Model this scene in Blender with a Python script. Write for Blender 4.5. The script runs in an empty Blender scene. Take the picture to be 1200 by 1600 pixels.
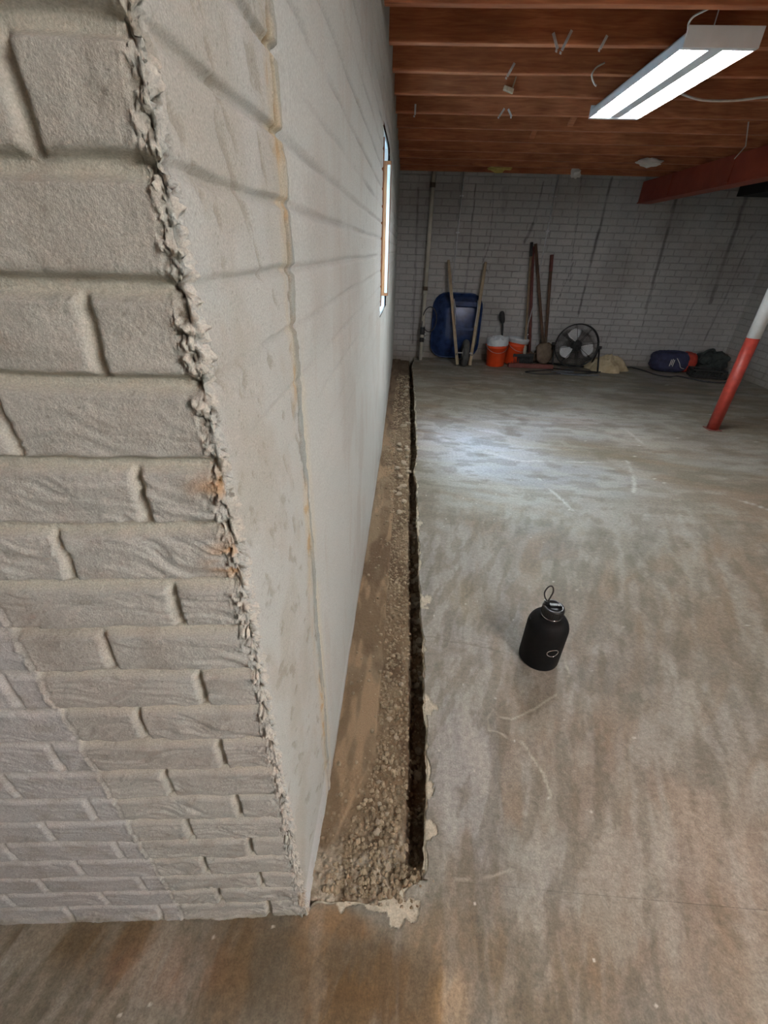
import bpy, math, random
import numpy as np
from mathutils import Vector, Matrix, noise as mnoise

# ------------------------------------------------------------------ camera, world, exposure
scene = bpy.context.scene
COL = scene.collection
random.seed(7)
CAM_H = 1.42
RW = ((0.9975918048618384, -0.05679524676038597, 0.03981068723253543),
      (0.06366333313809572, 0.5220393317323849, -0.8505421307249589),
      (0.027524005635948715, 0.8510283403446867, 0.5243979338669446))
cam = bpy.data.objects.new('camera', bpy.data.cameras.new('camera'))
COL.objects.link(cam)
cam.data.sensor_fit = 'HORIZONTAL'
cam.data.sensor_width = 36.0
cam.data.lens = 36.0 * 668.0 / 1200.0
cam.data.clip_start = 0.02
cam.matrix_world = Matrix.Translation((0, 0, CAM_H)) @ Matrix(RW).to_4x4()
scene.camera = cam

world = bpy.data.worlds.new('world'); scene.world = world
world.use_nodes = True
WORLD_STRENGTH = 38.0
TUBE_FRONT = 80.0
TUBE_REAR = 172.0
bg = world.node_tree.nodes['Background']
bg.inputs[0].default_value = (0.42, 0.70, 1.0, 1)
bg.inputs[1].default_value = WORLD_STRENGTH

vs = scene.view_settings
vs.view_transform = 'Standard'; vs.look = 'None'; vs.gamma = 1.0; vs.use_curve_mapping = False
vs.exposure = 0.95

WIN_Y0, WIN_Y1, WIN_Z0, WIN_Z1 = 2.76, 3.46, 1.07, 1.95
# daylight portal (guides the sky light through the real window opening, adds none of its own)
pl = bpy.data.lights.new('window_portal', 'AREA'); pl.shape = 'RECTANGLE'
pl.size = WIN_Z1 - WIN_Z0; pl.size_y = WIN_Y1 - WIN_Y0; pl.cycles.is_portal = True
po = bpy.data.objects.new('window_portal', pl); COL.objects.link(po)
po.matrix_world = Matrix.Translation((-0.425, (WIN_Y0 + WIN_Y1) / 2, (WIN_Z0 + WIN_Z1) / 2)) @ \
    Matrix.Rotation(-math.pi / 2, 4, 'Y')

# ------------------------------------------------------------------ numpy noise
def _hash(ix, iy, seed):
    n = (ix.astype(np.int64) * 374761393 + iy.astype(np.int64) * 668265263 + seed * 1442695041) & 0xffffffff
    n = ((n ^ (n >> 13)) * 1274126177) & 0xffffffff
    n = n ^ (n >> 16)
    return (n & 0xffff) / 65535.0

def vnoise(x, y, seed=0):
    x, y = np.broadcast_arrays(np.asarray(x, float), np.asarray(y, float))
    ix = np.floor(x); iy = np.floor(y); fx = x - ix; fy = y - iy
    fx = fx * fx * (3 - 2 * fx); fy = fy * fy * (3 - 2 * fy)
    a = _hash(ix, iy, seed); b = _hash(ix + 1, iy, seed)
    c = _hash(ix, iy + 1, seed); d = _hash(ix + 1, iy + 1, seed)
    return (a * (1 - fx) + b * fx) * (1 - fy) + (c * (1 - fx) + d * fx) * fy * 1.0

def fbm(x, y, seed=0, oct=4, gain=0.5):
    t = 0; amp = 1; s = 0
    for k in range(oct):
        t = t + amp * vnoise(x * 2 ** k + 13.7 * k, y * 2 ** k + 7.1 * k, seed + k * 17)
        s += amp; amp *= gain
    return t / s                                     # 0..1 around .5

def ridged(x, y, seed=0, oct=3):
    t = 0; amp = 1; s = 0
    for k in range(oct):
        t = t + amp * (1 - np.abs(2 * vnoise(x * 2 ** k, y * 2 ** k, seed + k * 31) - 1))
        s += amp; amp *= .5
    return t / s

def sstep(a, b, x):
    t = np.clip((x - a) / (b - a + 1e-12), 0, 1); return t * t * (3 - 2 * t)

def voro(x, y, seed=0):
    """distance to the nearest and 2nd nearest jittered cell point, and a per cell random"""
    ix = np.floor(x); iy = np.floor(y)
    d1 = np.full(np.shape(x), 9.0); d2 = d1.copy(); rid = np.zeros(np.shape(x))
    for i in (-1, 0, 1):
        for j in (-1, 0, 1):
            cx = ix + i; cy = iy + j
            px = cx + _hash(cx, cy, seed); py = cy + _hash(cx, cy, seed + 5)
            d = np.hypot(x - px, y - py)
            r = _hash(cx, cy, seed + 9)
            closer = d < d1
            d2 = np.where(closer, d1, np.minimum(d2, d))
            rid = np.where(closer, r, rid)
            d1 = np.where(closer, d, d1)
    return d1, d2, rid

def mix(a, b, t):
    return a + (b - a) * t

def srgb(r, g, b):
    f = lambda c: ((c / 255 + .055) / 1.055) ** 2.4 if c / 255 > .04045 else c / 255 / 12.92
    return np.array([f(r), f(g), f(b)])

def blend(col, c, m):
    return col + (np.asarray(c) - col) * np.clip(m, 0, 1)[..., None]

# ------------------------------------------------------------------ object helpers
def grid_mesh(name, P, mats, color=None, hole=None, flip=False, smooth=True):
    n, m = P.shape[:2]
    me = bpy.data.meshes.new(name)
    idx = np.arange(n * m).reshape(n, m)
    q = np.stack([idx[:-1, :-1], idx[:-1, 1:], idx[1:, 1:], idx[1:, :-1]], -1)
    if flip: q = q[..., ::-1]
    if hole is not None:
        q = q[~hole]
    q = q.reshape(-1, 4)
    me.vertices.add(n * m); me.vertices.foreach_set('co', P.reshape(-1).astype(np.float32))
    me.loops.add(q.size); me.loops.foreach_set('vertex_index', q.reshape(-1).astype(np.int32))
    me.polygons.add(len(q)); me.polygons.foreach_set('loop_start', (np.arange(len(q)) * 4).astype(np.int32))
    me.polygons.foreach_set('loop_total', np.full(len(q), 4, np.int32))
    me.polygons.foreach_set('use_smooth', np.full(len(q), smooth))
    me.update(calc_edges=True); me.validate()
    if color is not None:
        at = me.color_attributes.new('tint', 'FLOAT_COLOR', 'POINT')
        rgba = np.ones((n * m, 4), np.float32); rgba[:, :3] = np.clip(color, 0, 1).reshape(-1, 3)
        at.data.foreach_set('color', rgba.reshape(-1))
    me.materials.append(mats)
    return me

def link(name, me, parent=None):
    o = bpy.data.objects.new(name, me); COL.objects.link(o)
    if parent is not None: o.parent = parent
    return o

def tag(o, label, cat, group=None, kind=None):
    if label: o['label'] = label
    if cat: o['category'] = cat
    if group: o['group'] = group
    if kind: o['kind'] = kind
    return o

def structure(o):
    o['kind'] = 'structure'; return o

def thing(name, loc, label, cat, group=None, rotz=0.0):
    o = bpy.data.objects.new(name, None); COL.objects.link(o)
    o.empty_display_size = .05
    o.location = loc; o.rotation_euler = (0, 0, rotz)
    return tag(o, label, cat, group)

class MB:
    """collects shapes, in the coordinates of the thing, into one mesh"""
    def __init__(s): s.v = []; s.f = []; s.sm = []
    def add(s, vs_, fs, smooth=False, M=None):
        o = len(s.v)
        for p in vs_:
            p = Vector(p)
            s.v.append(tuple(M @ p) if M is not None else tuple(p))
        for f in fs: s.f.append(tuple(i + o for i in f)); s.sm.append(smooth)
        return s
    def box(s, c, d, rot=None, taper=1.0):
        x, y, z = d[0] / 2, d[1] / 2, d[2] / 2
        vs_ = []
        for k, t in ((-z, 1.0), (z, taper)):
            vs_ += [(-x * t, -y * t, k), (x * t, -y * t, k), (x * t, y * t, k), (-x * t, y * t, k)]
        fs = [(3, 2, 1, 0), (4, 5, 6, 7), (0, 1, 5, 4), (1, 2, 6, 5), (2, 3, 7, 6), (3, 0, 4, 7)]
        M = Matrix.Translation(c)
        if rot is not None: M = M @ rot.to_4x4()
        return s.add(vs_, fs, False, M)
    def beam(s, a, b, w, t, up=(0, 0, 1), w2=None):
        """rectangular bar from a to b, w across, t thick"""
        a = Vector(a); b = Vector(b); d = (b - a).normalized()
        u = d.cross(Vector(up));
        if u.length < 1e-4: u = d.cross(Vector((1, 0, 0)))
        u.normalize(); v = u.cross(d).normalized()
        w2 = w if w2 is None else w2
        vs_ = []
        for p, ww in ((a, w), (b, w2)):
            for i, j in ((-1, -1), (1, -1), (1, 1), (-1, 1)):
                vs_.append(p + u * (i * ww / 2) + v * (j * t / 2))
        return s.add(vs_, [(3, 2, 1, 0), (4, 5, 6, 7), (0, 1, 5, 4), (1, 2, 6, 5), (2, 3, 7, 6), (3, 0, 4, 7)])
    def tube(s, pts, r, seg=10, closed=False, caps=True):
        pts = [Vector(p) for p in pts]; n = len(pts)
        rr = r if isinstance(r, (list, tuple)) else [r] * n
        rings = []; prev = None
        for i, p in enumerate(pts):
            if closed: d = pts[(i + 1) % n] - pts[(i - 1) % n]
            else: d = pts[min(i + 1, n - 1)] - pts[max(i - 1, 0)]
            d.normalize()
            if prev is None:
                a = Vector((0, 0, 1)) if abs(d.z) < .9 else Vector((1, 0, 0))
                u = d.cross(a).normalized()
            else:
                u = (prev - d * prev.dot(d))
                u = u.normalized() if u.length > 1e-6 else d.orthogonal().normalized()
            prev = u; w = d.cross(u)
            rings.append([p + (u * math.cos(2 * math.pi * k / seg) + w * math.sin(2 * math.pi * k / seg)) * rr[i] for k in range(seg)])
        vs_ = [v for R_ in rings for v in R_]
        fs = []
        for i in range(n if closed else n - 1):
            for k in range(seg):
                a = i * seg + k; b = i * seg + (k + 1) % seg
                j = (i + 1) % n
                fs.append((a, b, j * seg + (k + 1) % seg, j * seg + k))
        if caps and not closed:
            fs.append(tuple(range(seg))[::-1]); fs.append(tuple((n - 1) * seg + k for k in range(seg)))
        return s.add(vs_, fs, True)
    def lathe(s, prof, seg=32, M=None, sx=1, sy=1):
        vs_ = []; fs = []
        for r, z in prof:
            for k in range(seg):
                a = 2 * math.pi * k / seg; vs_.append((r * math.cos(a) * sx, r * math.sin(a) * sy, z))
        for i in range(len(prof) - 1):
            for k in range(seg):
                fs.append((i * seg + k, i * seg + (k + 1) % seg, (i + 1) * seg + (k + 1) % seg, (i + 1) * seg + k))
        fs.append(tuple(range(seg))[::-1]); fs.append(tuple((len(prof) - 1) * seg + k for k in range(seg)))
        return s.add(vs_, fs, True, M)
    def rock(s, c, r, sc=(1, 1, .7), seed=0, sub=1, rough=.35):
        vs_, fs = ICO[sub]
        rot = Matrix.Rotation(seed * 1.7, 3, 'Z') @ Matrix.Rotation(seed * .9, 3, 'X') @ Matrix.Rotation(seed * 2.3, 3, 'Y')
        out = []
        for v in vs_:
            k = 1 + rough * mnoise.noise(Vector(v) * 1.4 + Vector((seed * 3.1, seed * 1.3, 0)))
            k += rough * .4 * mnoise.noise(Vector(v) * 3.7 + Vector((seed, 0, seed)))
            p = rot @ (Vector(v) * k)
            out.append((c[0] + p.x * r * sc[0], c[1] + p.y * r * sc[1], c[2] + p.z * r * sc[2]))
        return s.add(out, fs, False)
    def build(s, name, mat, parent=None, bevel=0.0, off=None, seg=2, autosm=True):
        me = bpy.data.meshes.new(name)
        if off is not None:
            o_ = Vector(off); vv = [tuple(Vector(p) - o_) for p in s.v]
        else: vv = s.v
        me.from_pydata(vv, [], s.f)
        me.polygons.foreach_set('use_smooth', s.sm)
        me.materials.append(mat); me.update()
        o = link(name, me, parent)
        if bevel:
            b = o.modifiers.new('bevel', 'BEVEL'); b.width = bevel; b.segments = seg; b.limit_method = 'ANGLE'
            b.angle_limit = math.radians(40)
        return o

def _ico(sub):
    import bmesh
    bm = bmesh.new(); bmesh.ops.create_icosphere(bm, subdivisions=sub, radius=1)
    vs_ = [tuple(v.co) for v in bm.verts]; bm.verts.ensure_lookup_table()
    fs = [tuple(v.index for v in f.verts) for f in bm.faces]; bm.free()
    return vs_, fs
ICO = {1: _ico(1), 2: _ico(2), 3: _ico(3)}

def W(mb, name, mat, root, **k):
    """part built in world coordinates, stored in its thing's"""
    off = root.parent.location if root.parent is not None else root.location
    return mb.build(name, mat, root, off=off, **k)

# ------------------------------------------------------------------ materials
def mat_base(name, color=(.5, .5, .5), rough=.6, metal=0.0, spec=.5):
    m = bpy.data.materials.new(name); m.use_nodes = True
    b = m.node_tree.nodes['Principled BSDF']
    b.inputs['Base Color'].default_value = (*color, 1)
    b.inputs['Roughness'].default_value = rough; b.inputs['Metallic'].default_value = metal
    b.inputs['Specular IOR Level'].default_value = spec
    return m, m.node_tree, b

def coords(nt, scale=(1, 1, 1), kind='Object'):
    tc = nt.nodes.new('ShaderNodeTexCoord'); mp = nt.nodes.new('ShaderNodeMapping')
    nt.links.new(tc.outputs[kind], mp.inputs[0]); mp.inputs['Scale'].default_value = scale
    return mp.outputs[0]

def nz(nt, vec, scale, detail=4, rough=.55, dist=0.0):
    n = nt.nodes.new('ShaderNodeTexNoise'); nt.links.new(vec, n.inputs['Vector'])
    n.inputs['Scale'].default_value = scale; n.inputs['Detail'].default_value = detail
    n.inputs['Roughness'].default_value = rough; n.inputs['Distortion'].default_value = dist
    return n.outputs[0]

def ramp(nt, fac, stops):
    r = nt.nodes.new('ShaderNodeValToRGB'); nt.links.new(fac, r.inputs[0])
    e = r.color_ramp.elements
    while len(e) < len(stops): e.new(.5)
    for k, (p, c) in enumerate(stops):
        e[k].position = p; e[k].color = (*c, 1) if len(c) == 3 else c
    return r.outputs[0]

def mulc(nt, a, b, fac=1.0, mode='MULTIPLY'):
    m = nt.nodes.new('ShaderNodeMix'); m.data_type = 'RGBA'; m.blend_type = mode
    m.inputs[0].default_value = fac
    for s_, v in ((m.inputs[6], a), (m.inputs[7], b)):
        if hasattr(v, 'is_linked') or isinstance(v, bpy.types.NodeSocket): nt.links.new(v, s_)
        else: s_.default_value = (*v, 1)
    return m.outputs[2]

def bump(nt, b, h, strength=.3, dist=.01, prev=None):
    n = nt.nodes.new('ShaderNodeBump'); nt.links.new(h, n.inputs['Height'])
    n.inputs['Strength'].default_value = strength; n.inputs['Distance'].default_value = dist
    if prev is not None: nt.links.new(prev, n.inputs['Normal'])
    nt.links.new(n.outputs[0], b.inputs['Normal']); return n.outputs[0]

def noisy(name, c1, c2, scale=20, rough=.6, metal=0.0, bmp=.2, bd=.002, stretch=(1, 1, 1), spec=.5):
    m, nt, b = mat_base(name, c1, rough, metal, spec)
    v = coords(nt, stretch); n = nz(nt, v, scale)
    nt.links.new(ramp(nt, n, [(.3, c1), (.7, c2)]), b.inputs['Base Color'])
    if bmp: bump(nt, b, n, bmp, bd)
    return m

def tinted(name, rough=.85, fine=220, fs=.25, bd=.0015, bs=.5, spec=.3, streak=None):
    """the colour is the mesh's own 'tint' of paint, dust and stains, broken up by fine grain"""
    m, nt, b = mat_base(name, rough=rough, spec=spec)
    at = nt.nodes.new('ShaderNodeAttribute'); at.attribute_name = 'tint'
    v = coords(nt)
    g = nz(nt, v, fine, 5, .65)
    gm = ramp(nt, g, [(.25, (1 - fs,) * 3), (.75, (1 + fs * .6,) * 3)])
    c = mulc(nt, at.outputs['Color'], gm)
    if streak:
        s2 = nz(nt, coords(nt, streak[0]), streak[1], 4, .7, .4)
        c = mulc(nt, c, ramp(nt, s2, [(.3, (1 - streak[2],) * 3), (.7, (1 + streak[2],) * 3)]))
    nt.links.new(c, b.inputs['Base Color'])
    g2 = nz(nt, v, fine * .35, 6, .7)
    bump(nt, b, g2, bs, bd)
    return m

M_wall = tinted('painted_concrete', .9, 520, .34, .0022, 1.0)
M_wallfar = tinted('painted_concrete_far', .9, 260, .28, .003, .9)
M_floor = tinted('floor_concrete', .6, 210, .34, .0012, .5, .35, streak=((1, 1, 1), 60, .24))
M_soil = tinted('soil', .95, 300, .35, .002, .7)

def back_mat():
    m, nt, b = mat_base('brick_form_concrete', rough=.9, spec=.3)
    at = nt.nodes.new('ShaderNodeAttribute'); at.attribute_name = 'tint'
    tc = nt.nodes.new('ShaderNodeTexCoord'); uv = nt.nodes.new('ShaderNodeSeparateXYZ')
    nt.links.new(tc.outputs['Object'], uv.inputs[0])
    ad = nt.nodes.new('ShaderNodeMath'); ad.operation = 'ADD'
    nt.links.new(uv.outputs[0], ad.inputs[0]); nt.links.new(uv.outputs[1], ad.inputs[1])
    cb = nt.nodes.new('ShaderNodeCombineXYZ'); nt.links.new(ad.outputs[0], cb.inputs[0]); nt.links.new(uv.outputs[2], cb.inputs[1])
    br = nt.nodes.new('ShaderNodeTexBrick'); nt.links.new(cb.outputs[0], br.inputs['Vector'])
    br.inputs['Scale'].default_value = 1; br.inputs['Brick Width'].default_value = .21
    br.inputs['Row Height'].default_value = .08; br.inputs['Mortar Size'].default_value = .007
    br.inputs['Mortar Smooth'].default_value = .6
    br.inputs['Color1'].default_value = (1, 1, 1, 1); br.inputs['Color2'].default_value = (.93, .93, .93, 1)
    br.inputs['Mortar'].default_value = (.80, .80, .79, 1)
    c = mulc(nt, at.outputs['Color'], br.outputs['Color'])
    g = nz(nt, coords(nt), 60, 5, .7)
    c = mulc(nt, c, ramp(nt, g, [(.3, (.88,) * 3), (.7, (1.08,) * 3)]))
    nt.links.new(c, b.inputs['Base Color'])
    sub = nt.nodes.new('ShaderNodeMath'); sub.operation = 'SUBTRACT'
    mg = nt.nodes.new('ShaderNodeMath'); mg.operation = 'MULTIPLY'; mg.inputs[1].default_value = .3
    nt.links.new(g, mg.inputs[0]); nt.links.new(mg.outputs[0], sub.inputs[0]); nt.links.new(br.outputs['Fac'], sub.inputs[1])
    bump(nt, b, sub.outputs[0], .8, .008)
    return m
M_back = back_mat()

def wood(name, c1, c2, scale=6, stretch=(1, 12, 12), rough=.7, bd=.001):
    m, nt, b = mat_base(name, rough=rough, spec=.3)
    v = coords(nt, stretch); n = nz(nt, v, scale, 6, .6, .8)
    k = nz(nt, coords(nt), 2.2, 3, .6)
    c = mulc(nt, ramp(nt, n, [(.25, c1), (.75, c2)]), ramp(nt, k, [(.3, (.7, .66, .62)), (.65, (1.12, 1.1, 1.1))]))
    nt.links.new(c, b.inputs['Base Color']); bump(nt, b, n, .3, bd)
    return m
M_joist = wood('old_fir', srgb(136, 77, 49), srgb(196, 127, 86), 5, (1, 14, 14))
M_deck = wood('subfloor_boards', srgb(120, 72, 50), srgb(156, 100, 70), 4, (1, 8, 8))
M_handle = wood('ash_handle', srgb(120, 104, 84), srgb(165, 146, 118), 10, (6, 6, .5))
M_handle_dk = wood('weathered_handle', srgb(84, 64, 52), srgb(120, 95, 78), 10, (6, 6, .5))
M_palewood = wood('pale_lumber', srgb(146, 130, 106), srgb(186, 168, 140), 8, (8, 8, 1))
M_jamb = wood('window_pine', srgb(112, 66, 36), srgb(150, 98, 60), 8, (10, 10, 1))
M_redbeam = noisy('red_painted_timber', srgb(130, 52, 34), srgb(156, 70, 46), 5, .55, 0, .1, .002)
M_redpost = noisy('red_primer', srgb(140, 46, 36), srgb(165, 60, 46), 30, .45, 0, .2, .001)
M_whitepaint = noisy('white_paint', srgb(215, 215, 212), srgb(236, 236, 234), 12, .5, 0, .1, .001)
M_pvc = noisy('pvc', srgb(176, 170, 155), srgb(200, 195, 182), 8, .5, 0, 0)
M_steel = noisy('galvanised', (.5, .51, .52), (.7, .71, .72), 30, .35, .4, .1, .001)
M_black = noisy('black_plastic', (.016, .016, .017), (.03, .03, .031), 30, .5, 0, .1, .0005)
M_blackmetal = noisy('black_metal', (.01, .01, .011), (.02, .02, .02), 30, .4, .3, 0)
M_rubber = noisy('tyre_rubber', srgb(60, 60, 60), srgb(84, 82, 80), 20, .85, 0, .3, .002)
M_orange = noisy('orange_plastic', srgb(214, 66, 22), srgb(232, 84, 36), 7, .45, 0, .05, .001)
M_blue = noisy('blue_enamel', srgb(22, 38, 76), srgb(44, 66, 112), 12, .25, .1, .15, .002)
M_bag = noisy('plastic_bag', srgb(190, 196, 202), srgb(222, 226, 230), 14, .35, 0, .6, .01)
M_bluebag = noisy('blue_fabric', srgb(38, 40, 66), srgb(58, 60, 90), 16, .8, 0, .5, .006)
M_redfab = noisy('red_fabric', srgb(160, 46, 32), srgb(190, 66, 48), 16, .75, 0, .4, .004)
M_toolgrey = noisy('grey_green_fabric', srgb(44, 50, 50), srgb(62, 70, 68), 16, .7, 0, .5, .005)
M_cloth = noisy('tan_cloth', srgb(160, 142, 112), srgb(200, 184, 152), 9, .95, 0, .5, .006)
M_fanblade = noisy('fan_blade_metal', srgb(226, 226, 228), srgb(244, 244, 246), 8, .35, .2, 0)
M_reddust = noisy('dusty_red_metal', srgb(98, 50, 44), srgb(122, 72, 64), 14, .7, 0, .2, .001)
M_rust = noisy('rusty_steel', srgb(88, 72, 60), srgb(124, 106, 88), 14, .7, .3, .3, .002)
M_insul = noisy('yellow_fibreglass', srgb(190, 170, 90), srgb(214, 196, 120), 26, .95, 0, 1, .01)
M_paper = noisy('paper', srgb(205, 200, 192), srgb(228, 224, 218), 10, .8, 0, .3, .003)
M_cord = noisy('cord_jacket', (.015, .015, .017), (.03, .03, .035), 30, .5, 0, 0)
M_greycord = noisy('grey_cord', srgb(80, 84, 92), srgb(110, 114, 122), 30, .5, 0, 0)
M_whitecord = noisy('white_cord', srgb(190, 180, 168), srgb(214, 204, 192), 30, .5, 0, 0)
M_enamel = noisy('fixture_enamel', srgb(226, 228, 230), srgb(238, 240, 242), 10, .3, 0, 0)
M_bottle = noisy('bottle_powdercoat', (.005, .005, .0055), (.007, .007, .0075), 60, .7, 0, .05, .0004, spec=.2)
M_bottlelid = noisy('bottle_lid', (.009, .009, .01), (.013, .013, .014), 60, .28, 0, 0)
M_chrome = noisy('chrome', (.75, .75, .76), (.85, .85, .86), 20, .15, 1, 0)
M_stone = noisy('pale_stone', srgb(132, 119, 100), srgb(180, 168, 147), 18, .9, 0, .5, .003)
M_gravel = noisy('gravel', srgb(104, 90, 70), srgb(172, 156, 130), 30, .95, 0, .6, .002)
M_darkboard = noisy('dark_board', srgb(30, 28, 28), srgb(40, 38, 38), 10, .8, 0, 0)

def emis(name, col, st):
    m = bpy.data.materials.new(name); m.use_nodes = True; nt = m.node_tree; nt.nodes.clear()
    e = nt.nodes.new('ShaderNodeEmission'); o = nt.nodes.new('ShaderNodeOutputMaterial')
    e.inputs[0].default_value = (*col, 1); e.inputs[1].default_value = st
    nt.links.new(e.outputs[0], o.inputs[0]); return m
M_tube = emis('lit_tube', (.93, .97, 1.0), TUBE_FRONT)
M_tube_rear = emis('lit_tube_rear', (.97, .985, .97), TUBE_REAR)

def glass_mat():
    m = bpy.data.materials.new('window_glass'); m.use_nodes = True; nt = m.node_tree; nt.nodes.clear()
    t = nt.nodes.new('ShaderNodeBsdfTransparent'); g = nt.nodes.new('ShaderNodeBsdfGlossy')
    g.inputs['Roughness'].default_value = .02; t.inputs[0].default_value = (.95, .97, .96, 1)
    lw = nt.nodes.new('ShaderNodeLayerWeight'); lw.inputs[0].default_value = .5
    p5 = nt.nodes.new('ShaderNodeMath'); p5.operation = 'POWER'; p5.inputs[1].default_value = 5
    nt.links.new(lw.outputs['Facing'], p5.inputs[0])
    f = nt.nodes.new('ShaderNodeMath'); f.operation = 'MULTIPLY_ADD'; f.inputs[1].default_value = .9; f.inputs[2].default_value = .04
    nt.links.new(p5.outputs[0], f.inputs[0])
    mx = nt.nodes.new('ShaderNodeMixShader'); o = nt.nodes.new('ShaderNodeOutputMaterial')
    nt.links.new(f.outputs[0], mx.inputs[0]); nt.links.new(t.outputs[0], mx.inputs[1]); nt.links.new(g.outputs[0], mx.inputs[2])
    nt.links.new(mx.outputs[0], o.inputs[0]); return m
M_glass = glass_mat()

# ------------------------------------------------------------------ layout of the room
YB = 6.94            # back wall
XR = 4.66            # right wall
XL, YR = -3.2, -3.6  # far sides of the room behind the camera
ZC = 2.465           # underside of the subfloor
ZJ = 2.23            # underside of the joists
P0 = np.array([-0.1785, 0.372])
TH = math.radians(5.4)
DN = np.array([math.cos(TH), math.sin(TH)])          # along the near face, towards the corner
NN = np.array([math.sin(TH), -math.cos(TH)])         # its outward normal
SB = 0.33                                            # length of the first strip of the long wall

def wall_x(y):
    return np.interp(y, [.37, .70, 1.5, 3.3, 6.0, 7.2], [-.1785, -.178, -.184, -.194, -.245, -.268])

COURSES = np.array([1.685, 1.61, 1.537, 1.465, 1.390, 1.314, 1.234, 1.158, 1.080, 1.003, .922, .841, .757, .672, .5865, .503, .4195, .336, .2525, .169, .0855, .002])
C_WALL = srgb(182, 181, 174)
C_WARM = srgb(196, 191, 174)
C_OCHRE = srgb(176, 140, 92)
C_BLUE = srgb(150, 156, 152)

# ---------------------------------------------------------------- near wall with its broken corner
def near_wall():
    s1 = np.linspace(-1.0, -.03, 330)[:-1]
    s2 = np.linspace(-.03, .03, 50)[:-1]
    s3 = np.linspace(.03, SB, 120)
    s = np.concatenate([[-3.02, -2.2, -1.5, -1.2], s1, s2, s3])
    z = np.concatenate([np.linspace(-.25, -.01, 40)[:-1], np.linspace(-.01, 1.66, 660)[:-1], np.linspace(1.66, ZC + .02, 40)])
    S, Z = np.meshgrid(s, z)
    onN = S < 0
    # wobble of the joints
    wz = Z + .004 * (fbm(S * 7, Z * 3, 3, 3) - .5) * 2 + .0015 * (fbm(S * 60, Z * 60, 8, 2) - .5)
    dz = np.full(S.shape, 9.0); row = np.zeros(S.shape, int)
    for k, c in enumerate(COURSES):
        d = wz - c
        better = np.abs(d) < np.abs(dz)
        dz = np.where(better, d, dz)
        row = np.where(wz < c, k + 1, row)
    xw_ = S + .003 * (fbm(S * 20, Z * 25, 4, 2) - .5)
    seam_s = -.300 + .006 * (fbm(Z * 9, Z * 0, 12, 3) - .5)
    even = (row % 2) == 1
    joint = np.where(even, -.088, -.193)
    dj = np.abs(xw_ - joint)
    for off in (-.21, -.42, -.63):
        jj = joint + off - .05
        dj = np.where(xw_ < seam_s, np.minimum(np.abs(xw_ - jj), 9), dj) if off == -.21 else np.where(xw_ < seam_s, np.minimum(dj, np.abs(xw_ - jj)), dj)
    # groove profiles
    up = sstep(1.0, .25, np.abs(dz + .001) / .0115)
    sd = sstep(1.0, .2, dj / .0085)
    left_part = sstep(seam_s + .003, seam_s - .004, S)
    gdepth = .0105 * (1 - .5 * left_part)
    nearface = sstep(.004, -.006, S)
    groove = np.maximum(up, sd * (np.abs(dz) > .004)) * nearface
    fade = np.clip(.35 + fbm(S * 5, Z * 6, 21, 3) * 1.2, 0, 1)
    h = -gdepth * groove * (.8 + .3 * fade)
    # strip round the corner: only a few plastered-over joints
    strip = 1 - nearface
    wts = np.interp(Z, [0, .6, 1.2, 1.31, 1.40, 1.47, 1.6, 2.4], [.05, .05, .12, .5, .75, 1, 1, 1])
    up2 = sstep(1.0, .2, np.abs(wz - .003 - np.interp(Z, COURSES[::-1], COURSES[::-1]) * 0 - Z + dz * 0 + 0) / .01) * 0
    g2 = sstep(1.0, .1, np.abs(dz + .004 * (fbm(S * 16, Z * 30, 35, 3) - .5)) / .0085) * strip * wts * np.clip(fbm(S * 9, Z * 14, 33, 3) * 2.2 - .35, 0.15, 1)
    h -= .009 * g2
    # brick faces: long wavy split-face ripples, softer in the plastered part
    warp = (fbm(S * 6, Z * 9, 40, 3) - .5)
    face = (1 - groove)
    rip = ridged(S * 9 + 3 * warp, Z * 75 + 14 * warp + row * 7.3, 50, 3) - .55
    rip2 = fbm(S * 14, Z * 46 + row * 3.1, 54, 3) - .5
    low = sstep(1.5, 1.15, Z)
    h += nearface * face * (1 - .45 * left_part) * (.0040 * rip * (.45 + .55 * low) + .0050 * rip2 + .0050 * low * (ridged(S * 11 + 4 * warp, Z * 130 + 22 * warp, 57, 2) - .5))
    h += nearface * .0038 * (fbm(S * 22, Z * 30, 60, 3) - .5) * face
    h += strip * (.0075 * (fbm(S * 8 + Z * 3, Z * 7, 70, 4) - .5) + .0018 * (fbm(S * 60 + Z * 30, Z * 45, 71, 3) - .5))
    # sandy grain and pinholes
    grain = (fbm(S * 330, Z * 330, 80, 2) - .5)
    h += grain * (.0010 * nearface + .0005 * strip + .0009 * groove)
    d1, d2, rid = voro(S * 150, Z * 150, 90)
    pit = (rid > .90) * sstep(.22, .10, d1)
    h -= .0014 * pit * (.4 + .6 * nearface)
    # form seam on the near face
    ds = np.abs(S - seam_s)
    sm = sstep(.007, .001, ds)
    h += (.004 * sm * (fbm(Z * 70, S * 40, 95, 2) - .35) * 2 - .003 * sstep(.003, 0, np.abs(S - seam_s - .005))) * (Z < 1.3)
    # broken arris
    wob = .010 * (fbm(Z * 6, Z * 0 + 1, 101, 4) - .5) + .004 * (fbm(Z * 40, Z * 0, 102, 2) - .5)
    da = S - wob
    wid = .016 + .022 * np.abs(fbm(Z * 11, Z * 0, 103, 3) - .3)
    am = sstep(1, .35, np.abs(da) / wid)
    d1, d2, rid = voro(S * 120 + 2 * warp, Z * 105, 110)
    e1, e2, rie = voro(S * 55, Z * 48, 112)
    f1, f2, rif = voro(S * 260, Z * 240, 114); vfine = rif * sstep(0, .3, f2 - f1)
    chunk = (rid - .45) * sstep(0, .3, d2 - d1)
    big = (rie - .5) * sstep(0, .35, e2 - e1)
    h += am * (.010 * chunk + .009 * big + .001 + .008 * (vfine - .4))
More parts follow.
